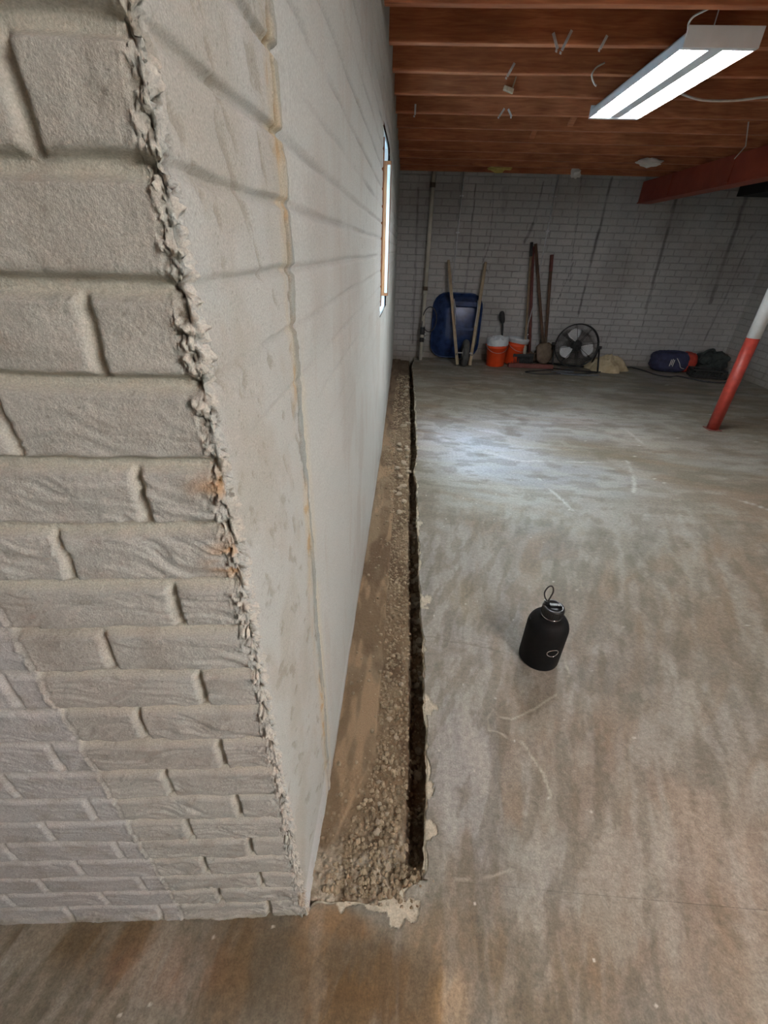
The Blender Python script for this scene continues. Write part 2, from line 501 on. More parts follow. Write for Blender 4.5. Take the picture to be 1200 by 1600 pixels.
    rubble2 = sstep(.62, .70, fbm(S * 26, Z * 24, 120, 3)) * sstep(.06, .02, np.abs(S + .03)) * sstep(.5, .4, Z) * nearface
    h += rubble2 * .005 * (chunk + .3)
    # far end of the strip: a cracked, filled joint
    wb = .006 * (fbm(Z * 5, Z * 0, 130, 4) - .5) * 2
    db = (SB - .012 + wb) - S
    fill = sstep(.022, .008, np.abs(db) + .016 * (fbm(S * 30, Z * 22, 134, 3) - .4)) * strip
    scars = strip * sstep(.66, .74, fbm(S * 34 + Z * 22, Z * 20 - S * 10, 137, 4))
    h -= .0022 * scars
    crack = sstep(.0040, .0008, np.abs(db - .012 + .006 * (fbm(Z * 30, S * 0, 136, 3) - .5))) * strip * np.clip(fbm(Z * 16, Z * 0, 131, 3) * 3 - 1.0, 0, 1)
    h += .0030 * fill - .0075 * crack + fill * .003 * (fbm(S * 70, Z * 60, 132, 2) - .5)
    # foot of the wall: mortar smear
    foot = sstep(.05, .0, Z) * nearface
    h += foot * (.006 + .004 * (fbm(S * 24, Z * 20, 140, 2)))

    # positions
    X = np.where(onN, P0[0] + S * DN[0], P0[0] + S * 0.001)
    Y = np.where(onN, P0[1] + S * DN[1], P0[1] + S)
    t = sstep(-.012, .012, S)
    nx = mix(NN[0], 1.0, t); ny = mix(NN[1], 0.0, t); L = np.hypot(nx, ny)
    nx, ny = nx / L, ny / L
    rnd = np.clip(1 - np.abs(S) / .014, 0, 1) ** 2 * .0045
    P = np.stack([X + nx * (h - rnd), Y + ny * (h - rnd), Z], -1)

    # colour of the paint, plaster and stains, plus painted groove shade
    n1 = fbm(S * 4, Z * 4, 200, 4); n2 = fbm(S * 30, Z * 40, 201, 4)
    col = np.broadcast_to(C_WALL, S.shape + (3,)).copy()
    col = blend(col, srgb(172, 166, 158), sstep(.45, .75, n1) * .6)
    col = blend(col, C_WARM, groove * .75)
    col = blend(col, srgb(188, 188, 190), left_part * nearface * .55)
    col = blend(col, srgb(160, 152, 142), sstep(.55, .75, n2) * .45 * nearface)
    col = blend(col, srgb(150, 142, 126), scars * .35)
    hi = sstep(1.12, 1.45, Z) * nearface
    col = blend(col, srgb(176, 172, 158), hi * .4)
    col = blend(col, srgb(192, 194, 189), strip * .8)
    streakS = fbm(S * 40, Z * 4, 205, 4)
    col = blend(col, srgb(172, 165, 150), strip * sstep(.50, .72, fbm(S * 9, Z * 6, 206, 5)) * .45)
    col = blend(col, srgb(150, 142, 126), scars * .5)
    col = blend(col, srgb(178, 172, 160), strip * sstep(.55, .8, fbm(S * 16 + Z * 5, Z * 7, 205, 4)) * .5)
    col = blend(col, srgb(120, 112, 100), g2 * .25)  # groove shade painted into the strip's plastered-over joints
    col = blend(col, srgb(212, 205, 192), am * .75 * sstep(-.05, .3, chunk + big * .5))
    col = blend(col, srgb(96, 84, 68), am * sstep(-.12, -.32, chunk + big * .6) * .8)
    orng = am * sstep(.66, .74, fbm(S * 24, Z * 10, 210, 3))
    col = blend(col, C_OCHRE, orng * .4)
    # rust runs on the face beside the corner around z 1.1..1.2
    rr = sstep(.055, .0, -S) * nearface * (np.exp(-((Z - 1.115) / .022) ** 2) + .7 * np.exp(-((Z - 1.21) / .012) ** 2) + .5 * np.exp(-((Z - 1.02) / .02) ** 2))
    col = blend(col, srgb(190, 138, 74), rr * sstep(.42, .6, fbm(S * 14, Z * 60, 215, 3)) * .95)
    och = sstep(.050, .002, np.abs(db - .008) + .02 * (fbm(S * 40, Z * 12, 219, 3) - .5)) * strip * sstep(.38, .66, fbm(S * 20, Z * 7, 220, 4)) * sstep(2.0, 1.5, Z)
    col = blend(col, srgb(198, 182, 150), och * .7)
    col = blend(col, srgb(184, 146, 92), crack * .6 + och * sstep(.6, .75, fbm(S * 60, Z * 25, 222, 2)) * .7)
    col = blend(col, C_BLUE, fill * sstep(.35, .5, fbm(S * 30, Z * 5, 221, 3)) * .75)
    col = blend(col, srgb(70, 62, 50), crack * .7)
    col = blend(col, srgb(110, 100, 86), pit * .4)
    col = blend(col, srgb(150, 138, 112), foot * .6 * sstep(.4, .6, n2))
    col = blend(col, srgb(205, 202, 194), sstep(.03, .0, np.abs(Z - .035)) * nearface * sstep(.45, .6, fbm(S * 18, Z * 60, 230, 2)) * .5)
    col = blend(col, srgb(222, 222, 222), sstep(.11, .09, Z) * sstep(0.0, .02, S) * sstep(.5, .1, S) * .55)
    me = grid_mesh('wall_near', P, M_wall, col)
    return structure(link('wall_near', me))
near_wall()

# ---------------------------------------------------------------- the long wall with the window opening
def long_wall():
    y0 = P0[1] + SB
    ya = np.concatenate([np.geomspace(1, 1 + (WIN_Y0 - y0), 480) - 1 + y0])
    ya = y0 + (WIN_Y0 - y0) * (np.geomspace(1, 5, 420) - 1) / 4
    yb = np.linspace(WIN_Y0, WIN_Y1, 50)[1:]
    yc = np.linspace(WIN_Y1, YB + .05, 160)[1:]
    y = np.concatenate([[y0 - .03, y0 - .015], ya, yb, yc])
    z = np.concatenate([np.linspace(-.4, 0, 40)[:-1], np.linspace(0, WIN_Z0, 190)[:-1], np.linspace(WIN_Z0, WIN_Z1, 170)[:-1], np.linspace(WIN_Z1, ZC + .02, 90)])
    Yv, Z = np.meshgrid(y, z)
    X = wall_x(Yv)
    wz = Z + .004 * (fbm(Yv * 2.2, Z * 3, 303, 3) - .5) * 2
    dz = np.full(Z.shape, 9.0)
    for c in COURSES: dz = np.where(np.abs(wz - c) < np.abs(dz), wz - c, dz)
    for c in (1.765, 1.845, 1.925, 2.005, 2.085, 2.165, 2.245): dz = np.where(np.abs(wz - c) < np.abs(dz), wz - c, dz)
    wt = np.interp(Z, [0, .8, 1.2, 1.35, 1.5, 2.4], [.04, .06, .3, .6, 1, 1])
    pat = np.clip(fbm(Yv * 3, Z * 8, 305, 3) * 2.2 - .4, .1, 1)
    g = sstep(1, .2, np.abs(dz) / .008) * wt * pat
    rowi = np.floor(Z / .079)
    jy = (Yv + .105 * (rowi % 2)) % .21
    gv = sstep(.009, .003, np.abs(jy - .1)) * wt * .4 * np.clip(fbm(Yv * 6, Z * 8, 306, 2) * 3 - 1.3, 0, 1)
    h = -.009 * g - .004 * gv
    h += .007 * (fbm(Yv * 5, Z * 6, 310, 4) - .5) + .002 * (fbm(Yv * 50, Z * 50, 311, 3) - .5)
    h += .0016 * (fbm(Yv * 70, Z * 9, 313, 3) - .5)
    db = Yv - y0
    lip = sstep(.010, .0, db)
    h -= .003 * lip
    edge = sstep(.11, .095, Z)
    h = np.where(Yv < y0 - .001, -.016, h)
    P = np.stack([X + h, Yv, Z], -1)
    col = np.broadcast_to(srgb(193, 195, 190), Z.shape + (3,)).copy()
    col = blend(col, srgb(176, 170, 162), sstep(.5, .75, fbm(Yv * 3, Z * 3, 320, 4)) * .5)
    col = blend(col, srgb(180, 172, 162), sstep(.55, .8, fbm(Yv * 14, Z * 4, 321, 4)) * .35)
    col = blend(col, srgb(150, 146, 142), g * .55)
    col = blend(col, srgb(206, 198, 176), sstep(.06, .0, db) * sstep(.35, .6, fbm(Yv * 30, Z * 6, 322, 3)) * sstep(1.6, 1.2, Z) * .7)
    col = blend(col, srgb(222, 222, 222), sstep(.06, .03, Z) * .35 * sstep(.4, .6, fbm(Yv * 4, Z * 20, 323, 2)))
    col = blend(col, srgb(120, 100, 80), sstep(.0, -.06, Z) * .7)
    hole = (y[:-1] >= WIN_Y0 - 1e-6)[None, :] & (y[1:] <= WIN_Y1 + 1e-6)[None, :] & (z[:-1] >= WIN_Z0 - 1e-6)[:, None] & (z[1:] <= WIN_Z1 + 1e-6)[:, None]
    me = grid_mesh('wall_left', P, M_wallfar, col, hole=hole)
    return structure(link('wall_left', me))
long_wall()

# outer ground side of the wall body so the opening has real thickness, and daylight comes only through it
def wall_back_skin():
    mb = MB()
    x0, x1 = -.43, -.41
    mb.box(((x0 + x1) / 2, (.6 + WIN_Y0) / 2, 1.1), (.02, WIN_Y0 - .6, 3.0))
    mb.box(((x0 + x1) / 2, (WIN_Y1 + YB + .2) / 2, 1.1), (.02, YB + .2 - WIN_Y1, 3.0))
    mb.box(((x0 + x1) / 2, (WIN_Y0 + WIN_Y1) / 2, (WIN_Z0 - .4) / 2), (.02, WIN_Y1 - WIN_Y0, WIN_Z0 + .4))
    mb.box(((x0 + x1) / 2, (WIN_Y0 + WIN_Y1) / 2, (WIN_Z1 + 2.6) / 2), (.02, WIN_Y1 - WIN_Y0, 2.6 - WIN_Z1))
    mb.box((2.1, YB + .22, 1.0), (5.4, .06, 3.1)); mb.box((XR + .12, (YR + YB) / 2, 1.0), (.06, YB - YR + .6, 3.1))  # unseen boards added outside the back and right walls against light leaks
    mb.box((.7, (YR + YB) / 2, -.46), (8.2, YB - YR + .8, .06))  # unseen plate added below the floor, also to keep sky light out
    structure(mb.build('wall_light_stop', M_darkboard))
wall_back_skin()

def window_well():
    # pale concrete well outside, open to the sky
    mb = MB(); y0, y1, x0, zt = 2.4, 3.9, -1.35, 2.55
    mb.box((x0 - .03, (y0 + y1) / 2, 1.65), (.06, y1 - y0 + .12, zt - .68))
    for yy in (y0 - .03, y1 + .03): mb.box(((x0 - .44) / 2, yy, 1.65), (-x0 - .44, .06, zt - .68))
    mb.box(((x0 - .44) / 2, (y0 + y1) / 2, .75), (-x0 - .44, y1 - y0, .14))
    structure(mb.build('trim_3', M_whitepaint))
window_well()

# ---------------------------------------------------------------- window
def window():
    xo = -.41; xi = wall_x(3.2) + .004
    root = bpy.data.objects.new('window_1', None); COL.objects.link(root)
    root.location = (xo, (WIN_Y0 + WIN_Y1) / 2, WIN_Z0); structure(root)
    yc, zc = (WIN_Y0 + WIN_Y1) / 2, (WIN_Z0 + WIN_Z1) / 2
    w, hh = WIN_Y1 - WIN_Y0, WIN_Z1 - WIN_Z0
    t = .02
    # masonry reveal
    mb = MB()
    for yy in (WIN_Y0 - .012, WIN_Y1 + .012): mb.box(((xo + xi) / 2 - .01, yy, zc), (xi - xo - .02, .024, hh + .04))
    for zz in (WIN_Z0 - .012, WIN_Z1 + .012): mb.box(((xo + xi) / 2 - .01, yc, zz), (xi - xo - .02, w, .024))
    W(mb, 'reveal', M_whitepaint, root, bevel=.003)
    # pine lining
    mb = MB()
    for yy in (WIN_Y0 + t / 2, WIN_Y1 - t / 2): mb.box(((xo + xi) / 2 + .004, yy, zc), (xi - xo, t, hh - .12))
    W(mb, 'jamb', M_jamb, root, bevel=.002)
    mb = MB(); mb.box((xi - .010, WIN_Y1 - t - .006, zc), (.020, .014, hh - .16)); mb.box((xi - .010, WIN_Y0 + t + .006, zc), (.020, .014, hh - .16))
    W(mb, 'stop_strip', M_pvc, root, bevel=.002)
    mb = MB()
    for yy in (WIN_Y0 + .035, WIN_Y1 - .035): mb.box((xo + .05, yy, zc), (.035, .04, hh))
    for zz in (WIN_Z0 + .02, WIN_Z1 - .02): mb.box((xo + .05, yc, zz), (.035, w, .04))
    W(mb, 'sash', M_whitepaint, root, bevel=.003)
    mb = MB(); mb.box((xo + .05, yc, zc), (.005, w - .08, hh - .06))
    W(mb, 'pane', M_glass, root)
window()

# ---------------------------------------------------------------- floor slab
def edge_x(y):
    e = np.interp(y, [.40, .46, .5, .75, 1.28, 1.5, 2.3, 2.7, 2.95, 3.2, 4.0, 5.0, 6.0, 6.3, 6.6], [.108, .114, .122, .126, .122, .115, .098, .10, .078, .10, .088, .072, .052, .03, .06])
    return e + .010 * (fbm(y * 7, y * 0, 401, 4) - .5) * 2 + .003 * (fbm(y * 60, y * 0, 402, 2) - .5)

def front_y(x):
    """near end of the trench, as a line across"""
    e = np.interp(x, [-.6, -.19, -.165, -.10, -.03, .03, .06, .105, .12], [.33, .37, .398, .402, .404, .418, .440, .462, .463])
    return e + .005 * (fbm(x * 40, x * 0, 405, 3) - .5)

BLOTCH = [  # x, y, rx, ry, angle, colour, strength  : patches of dust, paint and damp seen on the slab
    (.60, .90, .22, .14, .1, (128, 110, 90), .55), (.52, .70, .30, .10, .3, (132, 118, 98), .35),
    (.75, .80, .30, .22, .0, (126, 112, 96), .4), (.25, .75, .12, .32, .0, (160, 158, 154), .65),
    (.30, 1.15, .14, .18, .0, (156, 150, 140), .5), (.35, 1.55, .13, .18, .2, (152, 138, 108), .45),
    (-.3, .27, .75, .10, .0, (98, 80, 54), .9), (.0, .25, .22, .12, .0, (108, 84, 52), .8), (.35, .28, .35, .10, .0, (118, 104, 84), .6),
    (-.10, .36, .12, .03, .0, (134, 98, 54), .7), (-.50, .24, .16, .06, .0, (150, 116, 96), .5),
    (.16, .36, .09, .06, .0, (146, 122, 92), .6), (.18, .25, .05, .07, .0, (168, 134, 88), .7),
    (.45, .35, .25, .10, .3, (132, 116, 94), .5), (.9, .35, .5, .16, .1, (128, 108, 84), .45), (.90, .60, .35, .30, .4, (156, 132, 110), .45),
    (1.10, 1.0, .35, .35, .2, (150, 140, 124), .4), (1.30, 1.5, .5, .4, .2, (140, 124, 104), .45),
    (.60, 3.6, .75, .75, .0, (200, 200, 204), .85), (1.4, 4.2, .9, .5, -.1, (186, 184, 184), .7),
    (1.2, 3.0, .8, .35, .0, (150, 150, 154), .55), (2.1, 3.8, .35, .3, .0, (186, 178, 168), .7),
    (1.5, 2.4, .5, .3, .0, (158, 152, 144), .4), (.7, 5.6, .7, .35, .0, (122, 112, 100), .55),
    (1.7, 5.5, .6, .35, .2, (108, 98, 86), .6), (2.6, 5.1, .55, .35, -.1, (104, 94, 84), .6),
    (3.6, 5.6, 1.0, .7, .0, (100, 94, 88), .65), (2.8, 3.6, .9, .5, .0, (134, 124, 110), .5),
    (2.7, 2.6, .7, .5, .1, (136, 116, 96), .5), (2.0, 1.9, .5, .35, .0, (142, 120, 98), .45),
    (.30, 2.0, .25, .35, .0, (166, 162, 154), .5), (.8, 2.1, .3, .25, .0, (130, 128, 124), .45),
]
OUTLINE = [(.721, 1.298), (.70, 1.15), (.628, 1.059), (.52, .985), (.437, .94), (.40, .95), (.374, .975), (.352, .94), (.352, .897), (.40, .88), (.444, .859), (.485, .81), (.505, .759), (.51, .70), (.50, .666), (.445, .595), (.401, .561)]
OUTLINE2 = [(.354, .499), (.31, .485), (.265, .472), (.20, .47)]
OUTLINE3 = [(.56, .56), (.52, .52), (.50, .47), (.44, .45), (.40, .43)]
CRACKS = [[(1.818, 3.313), (1.75, 3.05), (1.70, 2.90), (1.631, 2.752)], [(2.1, 4.1), (2.117, 3.763), (2.08, 3.5)],
          [(1.0, 2.9), (1.08, 2.6), (1.12, 2.45)], [(2.3, 2.75), (2.6, 2.5)], [(.34, 3.6), (.9, 3.2), (1.6, 3.25)], [(3.2, 3.0), (2.9, 3.2)]]

def seg_dist(x, y, pts):
    d = np.full(x.shape, 9.0)
    for (ax, ay), (bx, by) in zip(pts[:-1], pts[1:]):
        vx, vy = bx - ax, by - ay
        t = np.clip(((x - ax) * vx + (y - ay) * vy) / (vx * vx + vy * vy), 0, 1)
        d = np.minimum(d, np.hypot(x - ax - t * vx, y - ay - t * vy))
    return d

def floor_color(x, y):
    wx = x + .05 * (fbm(x * 3, y * 3, 450, 3) - .5); wy = y + .05 * (fbm(x * 3, y * 3, 451, 3) - .5)
    col = np.broadcast_to(srgb(132, 127, 114), x.shape + (3,)).copy()
    n0 = fbm(x * 1.1, y * 1.1, 452, 4)
    col = blend(col, srgb(126, 114, 98), sstep(.48, .68, n0) * .6)
    col = blend(col, srgb(166, 163, 158), sstep(.5, .3, n0) * .5)
    for bx, by, rx, ry, an, c, st in BLOTCH:
        ca, sa = math.cos(an), math.sin(an)
        u = ((wx - bx) * ca + (wy - by) * sa) / rx; v = (-(wx - bx) * sa + (wy - by) * ca) / ry
        r = np.hypot(u, v) + .5 * (fbm(x * 6 / max(rx, .1) * .3, y * 6 / max(ry, .1) * .3, 460, 4) - .5)
        col = blend(col, srgb(*c), st * sstep(1.25, .35, r))
    # trowel and broom marks, sweeping round from along the room to across it
    wa = np.clip(fbm(x * 1.3, y * 1.3, 470, 2) * 2 - .5, 0, 1)
    far = sstep(1.8, 3.0, y)
    tot = np.zeros(x.shape); pale = np.zeros(x.shape); rust = np.zeros(x.shape)
    for k, (deg, wgt) in enumerate(((88, (1 - far) * (1 - sstep(.3, .8, x))), (68, (1 - far) * sstep(.3, .8, x) * wa), (48, (1 - far) * sstep(.3, .8, x) * (1 - wa)), (8, far * wa), (-12, far * (1 - wa)))):
        an = math.radians(deg)
        u = x * math.cos(an) + y * math.sin(an); v = -x * math.sin(an) + y * math.cos(an)
        v = v + .055 * (fbm(u * 3, v * 5, 468 + k, 4) - .5)
        sc = 1.0 if deg > 30 else .55
        s1 = fbm(u * 3.0 * sc, v * 26 * sc, 471 + 9 * k, 4); s2 = fbm(u * 6 * sc, v * 95 * sc, 472 + 9 * k, 3)
        tot += wgt * (.42 * (s1 - .5) + .30 * (s2 - .5))
        pale += wgt * sstep(.56, .70, fbm(u * 2.6 * sc, v * 17 * sc, 475 + 9 * k, 5))
        rust += wgt * sstep(.55, .70, fbm(u * 2.4 * sc + 9, v * 12 * sc + u * .7, 476 + 9 * k, 5))
    col = col * (1 + tot)[..., None]
    col = blend(col, srgb(176, 172, 162), pale * .36)
    col = blend(col, srgb(136, 112, 84), rust * .42)
    rx = x * .94 - y * .34; ry = x * .34 + y * .94
    w = sstep(.50, .66, mix(fbm(rx * 17, ry * 4.5, 478, 6), fbm(x * 4.5, y * 11, 478, 6), far))
    col = blend(col, srgb(168, 164, 152), w * .40)
    w = sstep(.52, .64, mix(fbm(rx * 26, ry * 7, 479, 6), fbm(x * 6, y * 14, 479, 6), far))
    col = blend(col, srgb(100, 92, 76), w * .40)
    w = sstep(.58, .72, fbm(x * 5, y * 5, 477, 5))
    col = blend(col, srgb(112, 104, 90), w * .45)
    # patch of skim coat beside the trench with its pale rim
    wig = .022 * (fbm(x * 22, y * 14, 480, 3) - .5)
    for pts, st in ((OUTLINE, .62), (OUTLINE2, .45), (OUTLINE3, .35)):
        d = seg_dist(x + wig, y + wig, pts)
        brk = sstep(.25, .5, fbm(x * 12, y * 12, 482, 2))
        col = blend(col, srgb(196, 190, 172), sstep(.0055, .0005, d + .004 * fbm(x * 90, y * 90, 483, 3) - .0025) * st * brk)
        col = blend(col, srgb(118, 106, 88), sstep(.018, .004, np.abs(d - .010)) * .12)
    for pts in CRACKS:
        d = seg_dist(x + wig, y + wig * 2, pts)
        col = blend(col, srgb(206, 202, 196), sstep(.018, .004, d) * .55 * sstep(.3, .6, fbm(x * 5, y * 5, 485, 3)))
    d = seg_dist(x + wig, y + wig, [(.13, 1.305), (.30, 1.28), (.50, 1.235)])
    col = blend(col, srgb(98, 90, 78), sstep(.006, .001, d) * .45)
    spk1, spk2, rid = voro(x * 16, y * 16, 490)
    col = blend(col, srgb(214, 208, 196), (rid > .93) * sstep(.07, .04, spk1) * .8)
    return col

def chip_mask(x, y, de):
    """pale broken rim: de = distance from the broken edge"""
    wid = .003 + .045 * np.clip(fbm(y * 22, x * 22, 500, 4) - .40, 0, 1)
    for cx, cy, r in ((.13, .965, .040), (.135, .995, .028), (.13, 1.52, .052), (.125, .69, .030), (.13, .575, .026), (.10, 1.46, .02),
                      (.045, .405, .040), (.085, .40, .030), (.01, .402, .022), (.115, 2.2, .03), (.10, 1.9, .025)):
        wid = np.maximum(wid, np.where(np.hypot(x - cx, y - cy) < r * (.85 + 1.3 * (fbm(x * 38, y * 38, 501, 4) - .5)), 9, 0))
    return sstep(0, .002, wid - de)

def floor_slab():
    # A: from the trench edge to the right wall
    ya = .463 + (YB + .03 - .463) * (np.geomspace(1, 12, 620) - 1) / 11
    cx = (np.geomspace(1, 60, 330) - 1) / 59
    down = np.array([-.26, -.2, -.15, -.12, -.10, -.085, -.07, -.055, -.04, -.03, -.02, -.012, -.006])
    k = len(down)
    Yg = np.repeat(ya[:, None], k + len(cx), 1)
    e = edge_x(ya)[:, None]
    U = np.concatenate([np.zeros(k), cx])[None, :]
    Xg = e + U * (XR + .02 - e)
    Zg = np.repeat(np.concatenate([down, np.zeros(len(cx))])[None, :], len(ya), 0)
    side = (Zg < 0)
    und = np.where(side, .014 * sstep(0, -.10, Zg) + .030 * sstep(-.09, -.14, Zg) * 1.0, 0)
    Xg = Xg + np.where(side, und + .014 * (fbm(Yg * 40, Zg * 40, 510, 3) - .5) + .012 * (voro(Yg * 30, Zg * 30, 511)[0] - .4), 0)
    de = np.where(side, 0, Xg - e)
    ch = chip_mask(Xg, Yg, de)
    zt = -.0045 * ch * (.6 + .8 * fbm(Xg * 90, Yg * 90, 515, 3)) - .004 * sstep(.006, 0, de) + .0006 * (fbm(Xg * 6, Yg * 6, 516, 4) - .5) * 4
    Zg = np.where(side, Zg, zt)
    col = floor_color(Xg, Yg)
    col = blend(col, srgb(196, 188, 168), ch * .9)
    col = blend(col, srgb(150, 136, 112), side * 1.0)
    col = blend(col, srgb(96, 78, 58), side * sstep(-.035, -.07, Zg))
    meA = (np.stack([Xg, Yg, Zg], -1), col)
    # B: the part in front, under and beside the wall corner
    xb = np.concatenate([np.linspace(XL, -1.2, 12)[:-1], np.linspace(-1.2, -.2, 230)[:-1], np.linspace(-.2, .8, 330)[:-1], np.linspace(.8, XR + .02, 140)])
    vb = np.concatenate([np.linspace(0, .03, 14)[:-1], np.linspace(.03, .35, 150)[:-1], np.linspace(.35, 4.1, 60)])
    fy = np.where(xb < .12, front_y(xb), .463)
    fy = np.where(xb < -.19, fy + .012, fy)
    downb = down[::-1]
    Xb = np.repeat(xb[None, :], len(vb) + k, 0)
    Yb_ = np.concatenate([np.zeros(k)[:, None] + fy[None, :], fy[None, :] - vb[:, None]], 0)
    Zb = np.concatenate([np.repeat(down[:, None], len(xb), 1), np.zeros((len(vb), len(xb)))], 0)
    side = Zb < 0
    Yb_ = np.where(side, Yb_ - .008 * sstep(0, -.06, Zb) + .01 * (fbm(Xb * 60, Zb * 60, 520, 2) - .5), Yb_)
    de = np.where(side, 0, fy[None, :] - Yb_)
    intr = (Xb > -.175) & (Xb < .125)
    ch = np.where(intr, chip_mask(Xb, Yb_, np.maximum(de - .002, 0)), 0)
    zt = -.0045 * ch * (.6 + .8 * fbm(Xb * 90, Yb_ * 90, 515, 3)) + .0006 * (fbm(Xb * 6, Yb_ * 6, 516, 4) - .5) * 4
    Zb = np.where(side, Zb, zt)
    colb = floor_color(Xb, Yb_)
    colb = blend(colb, srgb(196, 188, 168), ch * .9)
    colb = blend(colb, srgb(150, 136, 112), side * 1.0)
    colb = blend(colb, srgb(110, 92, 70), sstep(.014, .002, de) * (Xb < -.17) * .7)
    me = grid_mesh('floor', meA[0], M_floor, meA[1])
    me2 = grid_mesh('floor_front', np.stack([Xb, Yb_, Zb], -1), M_floor, colb, flip=True)
    import bmesh
    bm = bmesh.new(); bm.from_mesh(me); bm.from_mesh(me2)
    bm.to_mesh(me); bm.free(); bpy.data.meshes.remove(me2)
    structure(link('floor', me))
floor_slab()

# ---------------------------------------------------------------- trench soil
def soil_h(x, y):
    """height of the dug soil; near the camera: footing ledge, rubble strip, deep channel by the slab"""
    ex = np.interp(y, [.4, .75, 1.3, 2.3, 4, 6, 7], [.108, .126, .12, .10, .088, .052, .04])
    xf = np.interp(y, [.4, .8, 1.4, 2.4, 3.5, 7], [-.20, -.045, -.045, -.055, -.09, -.14]) + .004 * (fbm(y * 20, y * 0, 601, 2) - .5)
    foot = sstep(xf + .004, xf - .002, x)
    chn = sstep(ex - .060, ex - .026, x + .022 * (fbm(y * 16, x * 9, 602, 4) - .5))
    h = -.060 + .014 * foot + .008 * (fbm(x * 14, y * 9, 603, 3) - .5)
    h = mix(h, -.135, chn)
    d1, d2, rid = voro(x * 62, y * 62, 610)
    e1, e2, rie = voro(x * 120, y * 120, 611)
    grav = 1 - foot * np.interp(y, [.5, .9, 2.2, 3.0], [.2, .95, .85, .1])
    h = h + grav * (.010 * np.maximum(rid - .25, 0) * sstep(.5, .1, d1) + .005 * np.maximum(rie - .2, 0) * sstep(.5, .1, e1))
    h = h + chn * .02 * (fbm(x * 20, y * 20, 612, 3) - .5)
    # rises to the slab at the near end
    fr = np.interp(x, [-.17, -.03, .06, .12], [.398, .404, .440, .462])
    up = sstep(.24, .0, y - fr)
    up = up * (1 - .75 * sstep(.03, .10, x) * sstep(.02, .10, y - fr))
    h = mix(h, -.010 + .012 * (fbm(x * 30, y * 30, 614, 3) - .5), up ** 1.3)
    h = h + up * (.016 * np.maximum(rid - .3, 0) * sstep(.5, .1, d1) + .006 * np.maximum(rie - .3, 0) * sstep(.5, .1, e1))
    return h, foot, chn, grav, rid, d1, up

def soil():
    y = .385 + (YB + .02 - .385) * (np.geomspace(1, 9, 1000) - 1) / 8
    x = np.linspace(-.30, .20, 150)
    X, Yg = np.meshgrid(x, y)
    w0 = wall_x(Yg) - .012; X = w0 + (X + .30) / .50 * (.20 - w0)
    H_, foot, chn, grav, rid, d1, up = soil_h(X, Yg)
    H_ = H_ + .003 * (fbm(X * 130, Yg * 130, 620, 3) - .5)
    H_ = np.where(X > .16, np.minimum(H_, -.2), H_)
    H_ = np.minimum(H_, np.where(Yg < .40, -.02, 9))
    col = np.broadcast_to(srgb(116, 98, 76), X.shape + (3,)).copy()
    col = blend(col, srgb(138, 121, 98), sstep(.45, .7, fbm(X * 12, Yg * 6, 630, 3)) * .7)
    col = blend(col, srgb(88, 70, 52), sstep(.5, .7, fbm(X * 9, Yg * 4, 631, 3)) * .7)
    col = blend(col, srgb(164, 148, 124), grav * sstep(.5, .9, rid) * sstep(.45, .2, d1) * .7)
    col = blend(col, srgb(158, 134, 106), foot * sstep(.5, .65, fbm(X * 20, Yg * 5, 632, 3)) * .7)
    col = blend(col, srgb(120, 100, 76), chn * .5)
    col = blend(col, srgb(182, 172, 154), up * sstep(.35, .6, fbm(X * 24, Yg * 24, 634, 3)) * .85)
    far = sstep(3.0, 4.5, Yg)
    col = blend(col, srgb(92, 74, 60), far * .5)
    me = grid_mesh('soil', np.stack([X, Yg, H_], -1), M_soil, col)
    tag(link('soil', me), 'brown dug soil in the trench along the foot of the long wall', 'soil', kind='stuff')
soil()

def scatter():
    mb = MB(); rs = np.random.RandomState(5)
    n = 5200
    yy = .42 + rs.rand(n) ** 1.6 * 5.6
    xx = np.empty(n)
    for i in range(n):
        lo = np.interp(yy[i], [.42, .8, 2.2, 3.2], [-.15, -.035, -.05, -.15])
        if rs.rand() < .14: lo = -.16
        ex = float(edge_x(np.array(yy[i])))
        xx[i] = lo + rs.rand() * (ex - .006 - lo)
    zz = soil_h(xx, yy)[0]
    for i in range(n):
        r = .0016 + .0072 * rs.rand() ** 2.4
        mb.rock((xx[i], yy[i], zz[i] + r * .2), r * (1.0 + .1 * yy[i]), (1, 1, .75), i * .37, 1)
    o = mb.build('gravel', M_gravel)
    tag(o, 'loose brown gravel and crumbs strewn over the trench soil', 'gravel', kind='stuff')
    # bigger stones, each its own thing
    protos = []
    for k in range(5):
        m2 = MB(); m2.rock((0, 0, 0), 1.0, (1, .85, .6), k * 1.9 + 1, 2, .45)
        me = bpy.data.meshes.new('stone'); me.from_pydata(m2.v, [], m2.f); me.materials.append(M_stone); protos.append(me)
    spots = []
    for i in range(34):
        y = 2.3 + rs.rand() * 3.2; x = rs.uniform(-.06, .05); spots.append((x, y, .014 + .016 * rs.rand()))
    for i in range(44):
        y = .56 + rs.rand() * 1.9; x = float(edge_x(np.array(y))) - rs.uniform(-.004, .034); spots.append((x, y, .009 + .013 * rs.rand()))
    for i in range(16):
        y = .44 + rs.rand() * .9; x = rs.uniform(-.03, .07); spots.append((x, y, .006 + .006 * rs.rand()))
    for i, (x, y, r) in enumerate(spots):
        o = link('stone', protos[i % 5])
        z = float(soil_h(np.array(x), np.array(y))[0])
        o.location = (x, y, z + r * .3); o.scale = (r, r, r); o.rotation_euler = (0, 0, rs.rand() * 6.28)
        if i < 34: tag(o, 'pale angular stone lying in the far stretch of the gravel trench', 'stone', 'stones in the far stretch of the trench')
        elif i < 78: tag(o, 'stone in the shaded channel right under the broken slab edge', 'stone', 'stones in the channel under the slab edge')
        else: tag(o, 'small stone among the rubble at the near end of the trench', 'stone', 'stones at the near end of the trench')
scatter()

